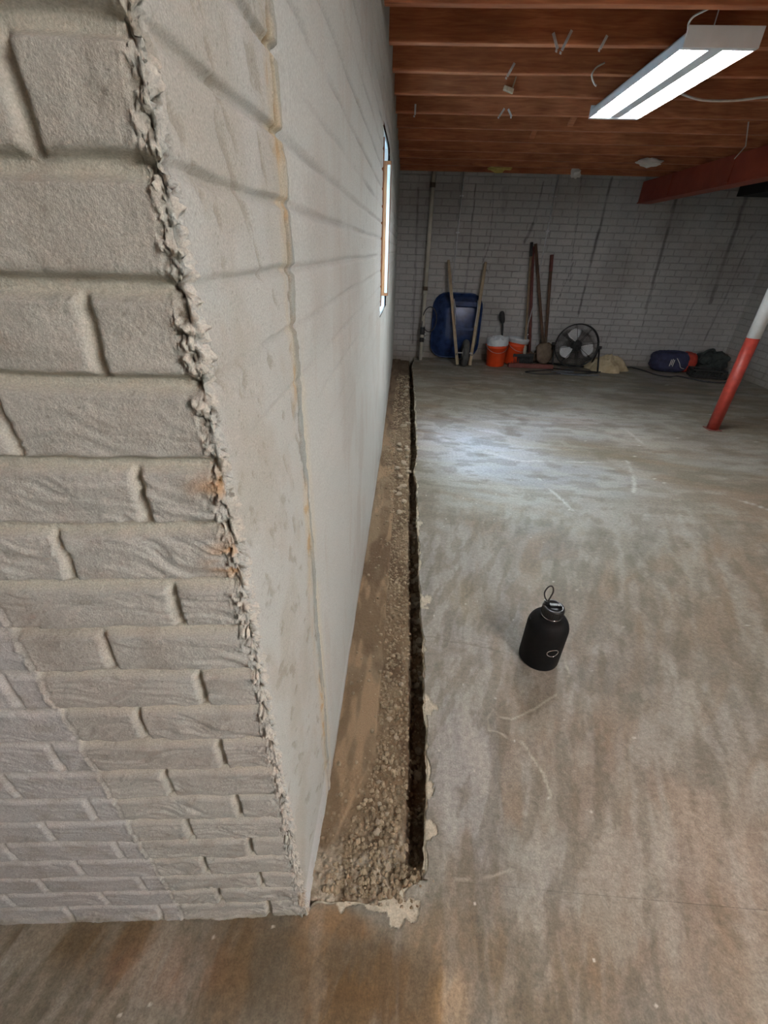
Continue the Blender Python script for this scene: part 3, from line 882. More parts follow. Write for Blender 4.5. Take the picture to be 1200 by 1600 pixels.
# ---------------------------------------------------------------- back, right and hidden walls, ceiling
def flat_wall(name, A, B, z0, z1, lines, nu, nv, base=(150, 148, 146)):
    u = np.linspace(0, 1, nu); z = np.linspace(z0, z1, nv)
    U, Z = np.meshgrid(u, z)
    A = np.array(A); B = np.array(B); L = np.hypot(*(B - A))
    X = A[0] + (B[0] - A[0]) * U; Y = A[1] + (B[1] - A[1]) * U
    T = U * L
    col = np.broadcast_to(srgb(*base), U.shape + (3,)).copy()
    col = blend(col, srgb(base[0] - 24, base[1] - 26, base[2] - 28), sstep(.45, .7, fbm(T * 1.6, Z * 1.6, 700, 4)) * .6)
    col = blend(col, srgb(base[0] + 18, base[1] + 18, base[2] + 16), sstep(.5, .7, fbm(T * 2.6 + 5, Z * 1.1, 701, 4)) * .4)
    for (x0, za, x1, zb, wd, st) in lines:
        pts = [(x0, za), ((x0 + x1) / 2 + .01, (za + zb) / 2), (x1, zb)]
        wg = .03 * (fbm(Z * 4, Z * 0 + x0, 705, 3) - .5)
        d = seg_dist(T + wg, Z, pts)
        col = blend(col, srgb(58, 54, 54), sstep(wd, wd * .25, d) * st * (.5 + .5 * sstep(.3, .55, fbm(T * 9, Z * 5, 706, 3))))
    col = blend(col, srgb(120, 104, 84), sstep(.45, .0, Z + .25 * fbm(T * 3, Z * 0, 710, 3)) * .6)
    P = np.stack([X, Y, Z], -1)
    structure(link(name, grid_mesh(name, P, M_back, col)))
x_o = -.3
bl = [(.717, 2.16, .731, .85, .010, .8), (.936, 2.2, 1.0, 1.55, .008, .55), (1.0, 1.55, .93, 1.30, .008, .6), (.95, 1.24, 1.02, 1.17, .010, .6),
      (1.56, 2.2, 1.52, 1.75, .012, .55), (1.52, 1.75, 1.46, 1.55, .03, .5), (2.02, 2.25, 2.17, 1.1, .008, .6), (2.17, 1.35, 2.05, .82, .006, .8),
      (2.394, 2.25, 2.40, .70, .022, .6), (2.40, 1.7, 2.40, 1.35, .035, .4), (3.25, 2.28, 3.32, .80, .030, .6), (3.33, .8, 3.36, .2, .01, .5), (4.11, 2.15, 4.16, .90, .035, .55), (3.95, 1.5, 3.93, .3, .012, .45),
      (4.37, 1.7, 4.30, .4, .014, .5), (-.02, 2.1, .02, .2, .02, .45), (1.1, 2.1, 1.12, 1.9, .06, .25), (2.86, 1.9, 2.9, .25, .01, .4)]
bl = [(a - x_o, b, c - x_o, d, e, f) for a, b, c, d, e, f in bl]
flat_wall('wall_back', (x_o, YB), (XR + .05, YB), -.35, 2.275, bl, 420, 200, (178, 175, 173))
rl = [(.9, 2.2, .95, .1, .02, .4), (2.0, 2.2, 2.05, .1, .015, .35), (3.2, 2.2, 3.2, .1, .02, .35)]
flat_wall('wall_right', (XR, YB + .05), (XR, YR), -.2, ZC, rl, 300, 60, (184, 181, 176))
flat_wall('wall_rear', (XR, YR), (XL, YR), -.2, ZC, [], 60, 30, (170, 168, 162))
flat_wall('wall_end', (XL, YR), (XL, .6), -.2, ZC, [], 60, 30, (170, 168, 162))

def ceiling():
    mb = MB()
    y = YR
    mb.box(((-.44 + XR + .3) / 2, (YR + YB) / 2 + .1, ZC + .02), (XR + .74, YB - YR + .5, .04))
    mb.box(((XL - .3 - .44) / 2, (YR - .15 + 1.0) / 2, ZC + .02), (-.44 - XL + .3, 1.15 - YR, .04))
    structure(mb.build('ceiling', M_deck))
    # sill and rim board over the back wall
    mb = MB(); mb.box(((x_o + XR) / 2, YB + .055, 2.295), (XR - x_o, .14, .04))
    structure(mb.build('trim_1', M_palewood, bevel=.003))
    mb = MB(); mb.box(((x_o + XR) / 2, YB + .09, 2.39), (XR - x_o, .04, .15))
    structure(mb.build('trim_2', M_joist))
ceiling()

JY = [2.45, 2.83, 3.20, 3.59, 4.01, 4.43, 4.87, 5.31, 5.72, 6.13, 6.54]
ordn = ['first', 'second', 'third', 'fourth', 'fifth', 'sixth', 'seventh', 'eighth', 'ninth', 'tenth', 'eleventh']
def joists():
    rs = random.Random(3)
    for i, y in enumerate(JY):
        mb = MB()
        n = 40; vs_ = []; fs = []
        x0, x1 = float(wall_x(y)) + .012, XR - .015
        for k in range(n + 1):
            t = k / n; x = x0 + (x1 - x0) * t
            dy = .006 * mnoise.noise(Vector((x * .8, y * 3, 0))); dz_ = .004 * mnoise.noise(Vector((x * 1.3, y * 5, 2)))
            for a, b in ((-.019, 0), (.019, 0), (.019, 1), (-.019, 1)):
                vs_.append((x, y + a + dy, (ZJ + dz_) if b == 0 else ZC - .001))
        for k in range(n):
            for j in range(4):
                fs.append((k * 4 + j, (k + 1) * 4 + j, (k + 1) * 4 + (j + 1) % 4, k * 4 + (j + 1) % 4))
        fs.append((0, 1, 2, 3)); fs.append((n * 4 + 3, n * 4 + 2, n * 4 + 1, n * 4))
        mb.add(vs_, fs)
        o = mb.build('floor_joist', M_joist, bevel=.0025)
        k = len(JY) - 1 - i
        lab = 'reddish brown wooden ceiling joist, %s one out from the back wall' % ordn[k]
        if k == 0: lab = 'dark reddish brown ceiling joist nearest the back wall'
        if i == 0: lab = 'reddish brown ceiling joist at the very top edge of the photo'
        tag(o, lab, 'joist', 'ceiling joists')
joists()

def blocking():
    # short solid blocks and struts between joists
    def blk(a, b, w, t, label, mat=M_joist, name='blocking_strut'):
        mb = MB(); mb.beam(a, b, w, t); tag(mb.build(name, mat, bevel=.002), label, 'strut', 'struts between the joists')
    blk((.93, 4.46, 2.42), (.93, 4.84, 2.26), .04, .02, 'thin diagonal wooden strut between joists left of the lit lamp end')
    blk((1.12, 4.04, 2.42), (1.12, 4.41, 2.26), .04, .02, 'thin diagonal wooden strut between joists just behind the lamp end')
blocking()

# ---------------------------------------------------------------- red girder and its post
def girder():
    x0, x1 = 2.80, 2.95
    root = thing('girder', (2.875, YB, 2.0), 'red painted girder running out from the back wall under the joists', 'beam')
    mb = MB(); n = 60; vs_ = []; fs = []
    ya, yb = YB - .005, .9
    for k in range(n + 1):
        y = ya + (yb - ya) * k / n
        for a, b in ((x0, 2.012), (x1, 2.012), (x1, ZJ - .006), (x0, ZJ - .006)):
            vs_.append((a + .003 * mnoise.noise(Vector((y * 2, b, 0))), y, b))
    for k in range(n):
        for j in range(4): fs.append((k * 4 + j, (k + 1) * 4 + j, (k + 1) * 4 + (j + 1) % 4, k * 4 + (j + 1) % 4))
    fs.append((0, 1, 2, 3)); fs.append((n * 4 + 3, n * 4 + 2, n * 4 + 1, n * 4))
    mb.add(vs_, fs); W(mb, 'web', M_redbeam, root, bevel=.003)
    mb = MB(); mb.box(((x0 + x1) / 2, (ya + yb) / 2, 2.005), (x1 - x0 + .024, ya - yb, .012)); W(mb, 'bottom_flange', M_redbeam, root, bevel=.002)
    for y in (6.2, 5.1):
        mb = MB(); mb.box((x0 - .006, y, 2.11), (.012, .05, .18)); W(mb, 'splice_plate', M_redbeam, root, bevel=.002)
girder()

def post():
    x, y = 3.02, 4.20
    root = thing('support_post', (x, y, 0), 'red steel post painted white at its top, under the girder', 'post')
    mb = MB(); mb.tube([(x - .02, y, .006), (x - .02, y, .84)], .052, 28); W(mb, 'lower_tube', M_redpost, root)
    mb = MB(); mb.tube([(x - .02, y, .84), (x - .02, y, 1.985)], .0522, 28); W(mb, 'white_tube', M_whitepaint, root)
    mb = MB(); mb.box((x - .02, y, .004), (.12, .12, .008)); W(mb, 'base_plate', M_reddust, root, bevel=.002)
    mb = MB(); mb.box((x - .03, y, 1.992), (.16, .16, .012)); W(mb, 'cap_plate', M_reddust, root, bevel=.002)
post()

mb = MB(); mb.box((4.3, YB - .28, 2.16), (.66, .5, .13))  # plain dark box filling the black area under the joists
tag(mb.build('dark_box', M_darkboard, bevel=.004), 'dark box under the joists in the far right corner', 'dark_box')

# ---------------------------------------------------------------- fluorescent lamps
def lamp(x, y0, y1, label, tubemat, zb=2.10, group='fluorescent lamps', pan=True):
    L = y1 - y0; w = .30
    root = thing('fluorescent_lamp', (x, (y0 + y1) / 2, zb), label, 'lamp', group)
    # reflector pan: open below, folded ridge in the middle
    mb = MB()
    prof = [(-w / 2, .004), (-w / 2 + .004, .040), (-.125, .062), (-.060, .064), (-.030, .006), (.030, .006), (.060, .064), (.125, .062), (w / 2 - .004, .040), (w / 2, .004)]
    n = len(prof)
    vs_ = [(px, yy, pz) for yy in (-L / 2, L / 2) for px, pz in prof] + [(px, yy, pz + .006) for yy in (-L / 2, L / 2) for px, pz in prof]
    fs = [(i, i + 1, n + i + 1, n + i) for i in range(n - 1)] + [(2 * n + i, 3 * n + i, 3 * n + i + 1, 2 * n + i + 1) for i in range(n - 1)]
    fs += [(0, n, 3 * n, 2 * n), (n - 1, 3 * n - 1, 4 * n - 1, 2 * n - 1)]
    mb.add(vs_, fs)
    if pan: mb.build('reflector', M_enamel, root)
    mb = MB()
    mb.box((0, 0, .040), (.045, L - .01, .055)); mb.build('ballast_housing', M_enamel, root, bevel=.003)
    for s in (-1, 1):
        mb = MB(); pw = w + .006 if pan else .21
        mb.box((0, s * (L / 2 + .002), .036), (pw, .006, .066)); mb.box((0, s * (L / 2 - .010), .006), (pw, .026, .006))
        ep = mb.build('end_plate', M_enamel, root, bevel=.002)
        for sx in (-1, 1):
            mb = MB(); mb.box((sx * .098, s * (L / 2 - .022), .035), (.032, .016, .056))
            mb.tube([(sx * .098, s * (L / 2 - .032), .030), (sx * .098, s * (L / 2 - .012), .030)], .015, 14)
            so = mb.build('socket', M_enamel, ep, bevel=.002)
            so.name = 'socket'
            if s > 0:
                mb = MB(); mb.tube([(sx * .050, L / 2 - .020, .026), (sx * .050, L / 2 - .012, .026)], .010, 14)
                mb.build('knockout', M_steel, ep)
    for sx in (-1, 1):
        mb = MB(); mb.tube([(sx * .098, -L / 2 + .035, .030), (sx * .098, L / 2 - .035, .030)], .017, 18)
        mb.build('tube', tubemat, root)
        for s in (-1, 1):
            mb = MB(); mb.tube([(sx * .098, s * (L / 2 - .030), .030), (sx * .098, s * (L / 2 - .044), .030)], .0176, 18)
            mb.build('tube_cap', M_steel, root)
    for s in (-1, 1):
        mb = MB(); mb.tube([(0, s * L * .4, .066), (0, s * L * .4, ZC - zb - .002)], .0025, 6); mb.build('hanger', M_steel, root)
    return root
lamp(1.205, 2.59, 3.72, 'lit two tube fluorescent lamp hanging below the joists', M_tube, zb=2.158)
lamp(1.80, -1.62, -.46, 'lit bare tube fluorescent lamp hanging behind the viewpoint', M_tube_rear, pan=False)

# ---------------------------------------------------------------- small things on the joists
def wirething(name, pts, r, mat, label, cat, group=None, seg=6):
    mb = MB(); mb.tube(pts, r, seg); return tag(mb.build(name, mat), label, cat, group)
def smooth(pts, n=6):
    P = [Vector(p) for p in pts]; out = []
    for i in range(len(P) - 1):
        a = P[max(i - 1, 0)]; b = P[i]; c = P[i + 1]; d = P[min(i + 2, len(P) - 1)]
        for k in range(n):
            t = k / n
            out.append(.5 * ((2 * b) + (c - a) * t + (2 * a - 5 * b + 4 * c - d) * t * t + (3 * b - a - 3 * c + d) * t ** 3))
    out.append(P[-1]); return out

def clip(x, y, s, label, lean=0.0):
    """bent metal strap nailed on the joist face"""
    yf = y - .024
    mb = MB(); mb.beam((x, yf, ZJ + .030 * s), (x + lean, yf - .004, ZJ - .014 * s), .012, .003, up=(0, 1, 0))
    mb.beam((x + lean, yf - .004, ZJ - .020 * s), (x + lean - .010, yf - .014, ZJ - .020 * s), .009, .003, up=(0, 1, 0))
    tag(mb.build('metal_strap', M_steel, bevel=.0008), label, 'strap', 'metal straps on the joists')
clip(.56, 2.83, 1.2, 'left of three bent metal straps on the joist nearest the top of the photo', .03)
clip(.64, 2.83, 1.5, 'middle of three bent metal straps on the joist nearest the top of the photo', -.03)
clip(.80, 2.83, 1.0, 'right of three bent metal straps on the joist nearest the top of the photo', -.02)
clip(.46, 3.20, 1.2, 'bent metal strap on a joist above the small wood block', -.03)
clip(-.06, 3.99, 1.3, 'upright metal strap on a joist close to the long wall', .0)
clip(.55, 4.01, 1.0, 'bent metal strap on a joist below the small wood block', -.03)
clip(.575, 4.01, .9, 'short crooked metal strap beside another, below the small wood block', .03)
mb = MB(); mb.beam((.47, 3.562, 2.262), (.53, 3.556, 2.245), .028, .022); mb.beam((.52, 3.558, 2.25), (.535, 3.556, 2.31), .008, .008)
tag(mb.build('wood_block', M_palewood, bevel=.003), 'small pale wood block nailed on a joist face', 'block')
wirething('wire_hook', smooth([(.92, 3.17, 2.27), (.88, 3.165, 2.25), (.865, 3.16, 2.22), (.885, 3.16, 2.19), (.90, 3.16, 2.18)]), .004, M_whitecord, 'curved white wire end hanging left of the lamp', 'wire')
wirething('lamp_cord', smooth([(1.10, 2.62, 2.215), (1.06, 2.60, 2.22), (1.05, 2.56, 2.24), (1.10, 2.50, 2.26), (1.12, 2.475, 2.33)]), .004, M_whitecord, 'pale cord rising from the near end of the lamp', 'cord')
wirething('ceiling_cable', smooth([(1.50, 3.55, 2.25), (1.62, 3.52, 2.215), (1.80, 3.50, 2.21), (2.0, 3.50, 2.23), (2.3, 3.52, 2.24)]), .006, M_whitecord, 'pale cable sagging across the joists right of the lamp', 'cable')
wirething('hanging_wire', [(2.42, 4.43 - .026, 2.30), (2.46, 4.40, 2.16), (2.40, 4.38, 2.08)], .004, M_whitecord, 'short stiff wire hanging near the red girder', 'wire')

def crumple(name, c, r, sc, mat, label, cat, seed=1, rough=.8, sub=3):
    mb = MB(); mb.rock((0, 0, 0), r, sc, seed, sub, rough)
    o = mb.build(name, mat); o.location = c
    for p in o.data.polygons: p.use_smooth = False
    return tag(o, label, cat)
crumple('insulation_scrap', (.93, 6.47, 2.262), .10, (1.3, .3, .35), M_insul, 'torn piece of yellow insulation poking from the joists near the back wall', 'insulation', 3)
crumple('paper_scrap', (1.82, 6.50, 2.24), .055, (1, .4, .8), M_paper, 'white paper scrap stuck between joists above the back wall', 'paper', 5)
crumple('cloth_scrap', (2.30, 5.68, 2.235), .07, (1.7, .3, .4), M_paper, 'greyish scrap hanging from a joist left of the red girder', 'scrap', 8)

# ---------------------------------------------------------------- pipes on the back wall
def standpipe():
    xt, xb = .165, .160
    y = YB - .045
    root = thing('standpipe', (.155, 6.72, 0), 'white plastic standpipe from floor to joists left of the wheelbarrow', 'pipe')
    a = Vector((.170, y, 2.36)); b = Vector((.165, y - .02, .95)); c = Vector((.160, 6.72, .004))
    mb = MB(); mb.tube([a, b], .027, 16); W(mb, 'upper_pipe', M_pvc, root)
    mb = MB(); mb.tube([b, c], .025, 16); W(mb, 'lower_pipe', M_pvc, root)
    def on(z): 
        if z > .95: t = (z - .95) / (2.36 - .95); return b.lerp(a, t)
        t = z / .95; return c.lerp(b, t)
    for z, hgt, r, m in ((2.13, .05, .034, M_rust), (.95, .05, .033, M_rust), (.90, .05, .033, M_pvc), (.40, .10, .036, M_black), (.28, .06, .034, M_black)):
        mb = MB(); mb.tube([on(z - hgt / 2), on(z + hgt / 2)], r, 16)
        W(mb, 'coupling', m, root)
    for z in (.36, .31):
        mb = MB(); mb.tube([on(z) + Vector((.03, -.01, 0)), on(z) + Vector((.05, -.015, 0))], .01, 8); W(mb, 'clamp_screw', M_steel, root)
    pts = [on(.66) + Vector((.0, -.04, 0))]
    for k in range(14):
        t = k / 13 * 2 * math.pi * .92
        pts.append(Vector((.255 - .10 * math.cos(t), 6.80 - .02 * k / 13, .56 + .165 * math.sin(t))))
    pts = [Vector((.165, 6.78, .25)), Vector((.150, 6.76, .45))] + pts[1:]
    mb = MB(); mb.tube(smooth(pts, 4), .007, 8)
    tag(mb.build('cable_loop', M_cord), 'black cable loop hung on the white standpipe', 'cable')
standpipe()

def conduit(x, zt, zb, label, x2=None):
    x2 = x if x2 is None else x2
    root = thing('conduit', (x, YB - .015, zb), label, 'conduit', 'thin metal conduits on the back wall')
    mb = MB(); mb.tube([(x, YB - .018, zt), (x2, YB - .018, zb)], .0085, 10); W(mb, 'pipe', M_steel, root)
    for z in (zt - .25, (zt + zb) / 2, zb + .06):
        mb = MB(); xx = x2 + (x - x2) * (z - zb) / (zt - zb); mb.box((xx, YB - .014, z), (.05, .022, .016)); W(mb, 'strap', M_steel, root, bevel=.002)
conduit(.556, 2.28, .98, 'thin metal conduit coming down behind the left wheelbarrow handle', .54)
conduit(1.735, 2.30, 1.05, 'thin metal conduit coming down behind the leaning tools', 1.725)

# ---------------------------------------------------------------- wheelbarrow stood on its nose
def wheelbarrow():
    root = thing('wheelbarrow', (.74, 6.46, 0), 'blue wheelbarrow stood on its wheel against the back wall', 'wheelbarrow')
    # tray: rim against the wall, bottom towards the room
    mb = MB()
    def ring(cx, cz, y, w, h, r, tilt=0.0, n=6, topw=1.0):
        pts = []
        for (sx, sz, a0) in ((1, 1, 0), (-1, 1, 90), (-1, -1, 180), (1, -1, 270)):
            for k in range(n):
                a = math.radians(a0 + 90 * k / (n - 1))
                px = sx * (w / 2 - r) + r * math.cos(a); pz = sz * (h / 2 - r) + r * math.sin(a)
                f = topw if pz > 0 else 1.0
                pts.append((cx + px * f, y + tilt * pz, cz + pz))
        return pts
    rings = [ring(.655, .47, 6.905, .70, .86, .19, .09), ring(.655, .47, 6.895, .70, .86, .19, .09), ring(.655, .47, 6.89, .665, .82, .18, .09),
             ring(.67, .475, 6.83, .60, .74, .16, .08), ring(.69, .50, 6.76, .50, .60, .12, .06), ring(.70, .53, 6.725, .44, .46, .09, .05), ring(.70, .53, 6.72, .40, .42, .08, .05)]
    m = len(rings[0]); vs_ = [p for r_ in rings for p in r_]; fs = []
    for i in range(len(rings) - 1):
        for k in range(m): fs.append((i * m + k, i * m + (k + 1) % m, (i + 1) * m + (k + 1) % m, (i + 1) * m + k))
    fs.append(tuple((len(rings) - 1) * m + k for k in range(m)))
    mb.add(vs_, fs, True)
    tr = W(mb, 'tray', M_blue, root)
    so = tr.modifiers.new('solid', 'SOLIDIFY'); so.thickness = .004
    mb = MB(); mb.tube(ring(.655, .47, 6.90, .71, .87, .19, .09), .009, 8, closed=True); W(mb, 'rolled_rim', M_blue, tr) 
    # handles
    tl, bl_ = Vector((.452, 6.84, 1.310)), Vector((.690, 6.43, .02))
    trr, br = Vector((.960, 6.84, 1.300)), Vector((.868, 6.43, .02))
    for (a, b) in ((tl, bl_), (trr, br)):
        n = 10; mb = MB()
        mb.beam(a.lerp(b, .0), a.lerp(b, .14), .034, .034, up=(0, 1, 0), w2=.042)
        mb.beam(a.lerp(b, .14), b, .042, .042, up=(0, 1, 0))
        hd = W(mb, 'handle', M_palewood, root, bevel=.006)
        mb = MB(); q = a.lerp(b, .89); mb.tube([q + Vector((0, -.028, 0)), q + Vector((0, -.018, 0))], .016, 10); W(mb, 'bolt', M_chrome, hd)
    # braces, cross plate, legs
    mb = MB(); mb.beam(tl.lerp(bl_, .40) + Vector((0, -.0, 0)), trr.lerp(br, .40), .06, .012, up=(0, 1, 0)); W(mb, 'cross_brace', M_blue, root, bevel=.002)
    mb = MB(); mb.beam(tl.lerp(bl_, .64), trr.lerp(br, .64), .035, .012, up=(0, 1, 0)); W(mb, 'lower_brace', M_blue, root, bevel=.002)
    for s, (a, b) in ((-1, (tl, bl_)), (1, (trr, br))):
        p = a.lerp(b, .36) + Vector((.03 * -s, -.03, 0)); q = a.lerp(b, .60) + Vector((.02 * -s, -.03, 0)); top = (p + q) / 2 + Vector((0, -.08, .04))
        mb = MB(); mb.beam(p, top, .028, .006, up=(1, 0, 0)); mb.beam(top, q, .028, .006, up=(1, 0, 0)); W(mb, 'leg', M_steel, root, bevel=.001)
    # wheel
    cx, cy, cz = .782, 6.44, .185
    def ringpts(r, n=36): return [(cx, cy + r * math.cos(2 * math.pi * k / n), cz + r * math.sin(2 * math.pi * k / n)) for k in range(n)]
    wh = MB(); wh.tube(ringpts(.138), .044, 14, closed=True); wo = W(wh, 'tyre', M_rubber, root)
    mb = MB(); Mx = Matrix.Translation((cx, cy, cz)) @ Matrix.Rotation(math.pi / 2, 4, 'Y'); mb.lathe([(.02, -.04), (.10, -.022), (.105, 0), (.10, .022), (.02, .04)], 24, Mx); W(mb, 'wheel_rim', M_steel, root)
    mb = MB(); mb.tube([(cx - .10, cy, cz), (cx + .10, cy, cz)], .009, 10); W(mb, 'axle', M_steel, root)
wheelbarrow()

# ---------------------------------------------------------------- buckets
def bucket(x, y, tilt, rz, label, bag):
    root = thing('bucket', (x, y, .002), label, 'bucket', 'orange buckets')
    root.rotation_euler = (0, tilt, rz)
    mb = MB(); mb.lathe([(.02, 0), (.122, 0), (.127, .006), (.140, .25), (.146, .252), (.146, .262), (.141, .264), (.143, .29), (.150, .292), (.150, .302), (.144, .304), (.147, .345), (.140, .345), (.124, .02), (.02, .02)], 36)
    b = mb.build('body', M_orange, root)
    if bag == 'bag':
        mb = MB(); n = 48; prof = [(.151, .285), (.153, .30), (.154, .34), (.152, .368), (.13, .385), (.09, .378), (.05, .392), (.008, .382)]
        vs_ = []; fs = []
        for i, (r, z) in enumerate(prof):
            for k in range(n):
                a = 2 * math.pi * k / n; p = Vector((math.cos(a) * 3, math.sin(a) * 3, z * 30))
                d = mnoise.noise(p) * (.006 if i < 4 else .022)
                vs_.append(((r + d) * math.cos(a), (r + d) * math.sin(a), z + d * 1.2))
        for i in range(len(prof) - 1):
            for k in range(n): fs.append((i * n + k, i * n + (k + 1) % n, (i + 1) * n + (k + 1) % n, (i + 1) * n + k))
        fs.append(tuple((len(prof) - 1) * n + k for k in range(n))); mb.add(vs_, fs, False); mb.build('bag_liner', M_bag, root)
    else:
        mb = MB(); mb.lathe([(.149, .300), (.154, .300), (.155, .340), (.157, .342), (.157, .362), (.148, .366), (.143, .354), (.01, .352)], 36); mb.build('lid', M_bag, root)
    mb = MB(); mb.tube([(-.152 * math.cos(t), -.152 * math.sin(t) * .98 - .004, .285 - .09 * math.sin(t)) for t in [math.pi * k / 14 for k in range(15)]], .0025, 6); mb.build('bail_handle', M_steel, root)
    for s in (-1, 1):
        mb = MB(); mb.tube([(s * .143, 0, .285), (s * .160, 0, .285)], .012, 10); mb.build('handle_ear', M_orange, root)
    return root
b1 = bucket(1.255, 6.60, math.radians(-2), 0, 'front orange bucket topped with a crumpled clear plastic bag', 'bag')
b2 = bucket(1.53, 6.76, math.radians(7), .3, 'rear orange bucket with white rim leaning right beside the bagged one', 'lid')
mb = MB()   # dark printed mark on the rear bucket
def ringpatch(mb, a0, a1, z0, z1, r0, r1, n=6):
    vs_ = []; fs = []
    for k in range(n + 1):
        a = math.radians(a0 + (a1 - a0) * k / n)
        vs_ += [(r0 * math.cos(a), r0 * math.sin(a), z0), (r1 * math.cos(a), r1 * math.sin(a), z1)]
    for k in range(n): fs.append((2 * k, 2 * k + 2, 2 * k + 3, 2 * k + 1))
    mb.add(vs_, fs)
ringpatch(mb, -66, -34, .195, .215, .1405, .1412); ringpatch(mb, -52, -44, .13, .197, .1368, .1405); ringpatch(mb, -60, -54, .16, .19, .1385, .1402)
mb.build('printed_mark', M_black, b2)

def brush():
    x, y = 1.33, 6.86
    root = thing('scrub_brush', (x, y, .42), 'black scrub brush handle standing up behind the front orange bucket', 'brush')
    mb = MB(); mb.tube(smooth([(x + .04, y - .02, .02), (x + .01, y - .01, .40), (x, y, .50), (x - .03, y, .62)], 5), [.014] * 12 + [.02, .022, .024, .02], 10)
    W(mb, 'handle', M_black, root)
    mb = MB(); mb.tube(smooth([(x - .005, y, .54), (x - .03, y, .63), (x - .045, y, .70)], 5), [.022, .030, .036, .040, .040, .040, .040, .038, .034, .028, .012], 12)
    W(mb, 'bristle_head', M_black, root)
brush()

# ---------------------------------------------------------------- leaning tools
def leaning():
    # push broom with pale handle and black grip
    t = Vector((1.545, 6.90, 1.545)); b = Vector((1.665, 6.66, .20))
    root = thing('push_broom', (b.x, b.y, 0), 'broom with pale thin handle, black grip and black bristle head', 'broom')
    mb = MB(); mb.tube([t.lerp(b, .10), b], .016, 12); W(mb, 'handle', M_handle, root)
    mb = MB(); mb.tube([t, t.lerp(b, .12)], .021, 12); W(mb, 'grip', M_black, root)
    mb = MB(); mb.tube([b.lerp(t, .06), b + (b - t).normalized() * .05], .020, 12); W(mb, 'socket', M_pvc, root)
    mb = MB()
    rs = random.Random(2)
    mb.box((b.x - .01, b.y, .145), (.30, .06, .045)); W(mb, 'head_block', M_black, root, bevel=.006)
    mb = MB()
    for i in range(26):
        for j in range(4):
            x = b.x - .15 + .28 * i / 25; y = b.y - .022 + .045 * j / 3
            mb.tube([(x, y, .125), (x + rs.uniform(-.02, .02), y + rs.uniform(-.02, .01), .006)], [.006, .0075], 5)
    W(mb, 'bristles', M_black, root)
    # flat spade, brown handle, between the broom and the shovel
    def shovel(name, t, b, mh, label, cat, bladew, bladeh, mat, top=None, dgrip=False):
        root = thing(name, (b.x, b.y, 0), label, cat)
        d = (b - t).normalized()
        mb = MB(); mb.tube([t, b], .021, 12); W(mb, 'handle', mh, root)
        if top is not None:
            mb = MB(); mb.tube([t, t.lerp(b, .18)], .0235, 12); W(mb, 'painted_end', top, root)
        mb = MB(); mb.tube([b - d * .16, b], [.019, .023], 12); W(mb, 'socket', mat, root)
        # dished pointed blade
        vs_ = []; fs = []; nu, nv = 12, 14
        side = d.cross(Vector((0, 1, 0))).normalized(); nrm = side.cross(d).normalized()
        for j in range(nv + 1):
            v = j / nv
            wv = bladew / 2 * (min(1, .45 + v * 4) if v < .15 else 1) * (1 if v < .55 else math.sqrt(max(0, 1 - ((v - .55) / .45) ** 2 * .92)))
            for i in range(nu + 1):
                u = -1 + 2 * i / nu
                p = b + d * (v * bladeh) + side * (u * wv) + nrm * (.03 * (u * u) * (1 - .4 * v) - .008)
                vs_.append(p)
        for j in range(nv):
            for i in range(nu): fs.append((j * (nu + 1) + i, j * (nu + 1) + i + 1, (j + 1) * (nu + 1) + i + 1, (j + 1) * (nu + 1) + i))
        mb = MB(); mb.add(vs_, fs, True); o = W(mb, 'blade', mat, root); m_ = o.modifiers.new('solid', 'SOLIDIFY'); m_.thickness = .003
        return root
    shovel('spade', Vector((1.60, 6.905, 1.53)), Vector((1.93, 6.76, .31)), M_handle_dk, 'brown handled spade leaning across behind the broom, blade down', 'spade', .20, .28, M_rust)
    shovel('shovel', Vector((1.845, 6.905, 1.41)), Vector((1.955, 6.72, .32)), M_handle_dk, 'round point shovel whose long handle is red at the top', 'shovel', .23, .29, M_rust, M_reddust)
    # pick mattock style bar: dark handle with steel head
    t = Vector((1.575, 6.91, 1.50)); b = Vector((1.80, 6.82, .02))
    root = thing('garden_hoe', (b.x, b.y, 0), 'reddish brown handled hoe standing close behind the broom handle', 'hoe')
    mb = MB(); mb.tube([b, t], .022, 12); W(mb, 'handle', M_reddust, root)
    mb = MB(); mb.box((b.x, b.y - .03, .10), (.17, .012, .14), Matrix.Rotation(.5, 3, 'X')); mb.tube([(b.x, b.y, .10), (b.x, b.y - .02, .17)], .02, 10); W(mb, 'blade', M_rust, root, bevel=.003)
    # thin steel rod standing low among the tools, then a round steel cap
    t = Vector((1.70, 6.80, .82)); b = Vector((1.80, 6.70, .30))
    b = Vector((1.62, 6.74, .02))
    mb = MB(); mb.tube([b, t], .006, 8)
    tag(mb.build('steel_rod', M_steel), 'thin bright steel rod standing among the leaning tools', 'rod')
    root = thing('drain_cap', (1.745, 6.925, .36), 'small round shiny steel cap on the back wall behind the tools', 'cap')
    mb = MB(); mb.lathe([(.035, 0), (.055, .0), (.055, .018), (.04, .028), (.0101, .034)], 24, Matrix.Translation((1.745, 6.938, .36)) @ Matrix.Rotation(math.pi / 2, 4, 'X'))
    W(mb, 'disc', M_chrome, root)
    mb = MB(); mb.box((1.75, 6.52, .03), (.64, .085, .05), Matrix.Rotation(.02, 3, 'Z')); root = thing('red_bar', (1.75, 6.52, 0), 'long flat dusty red metal bar lying in front of the leaning tools', 'bar')
    W(mb, 'bar', M_reddust, root, bevel=.006)
    mb = MB(); mb.box((1.75, 6.495, .055), (.62, .02, .012), Matrix.Rotation(.02, 3, 'Z')); W(mb, 'lip', M_reddust, root, bevel=.002)
leaning()

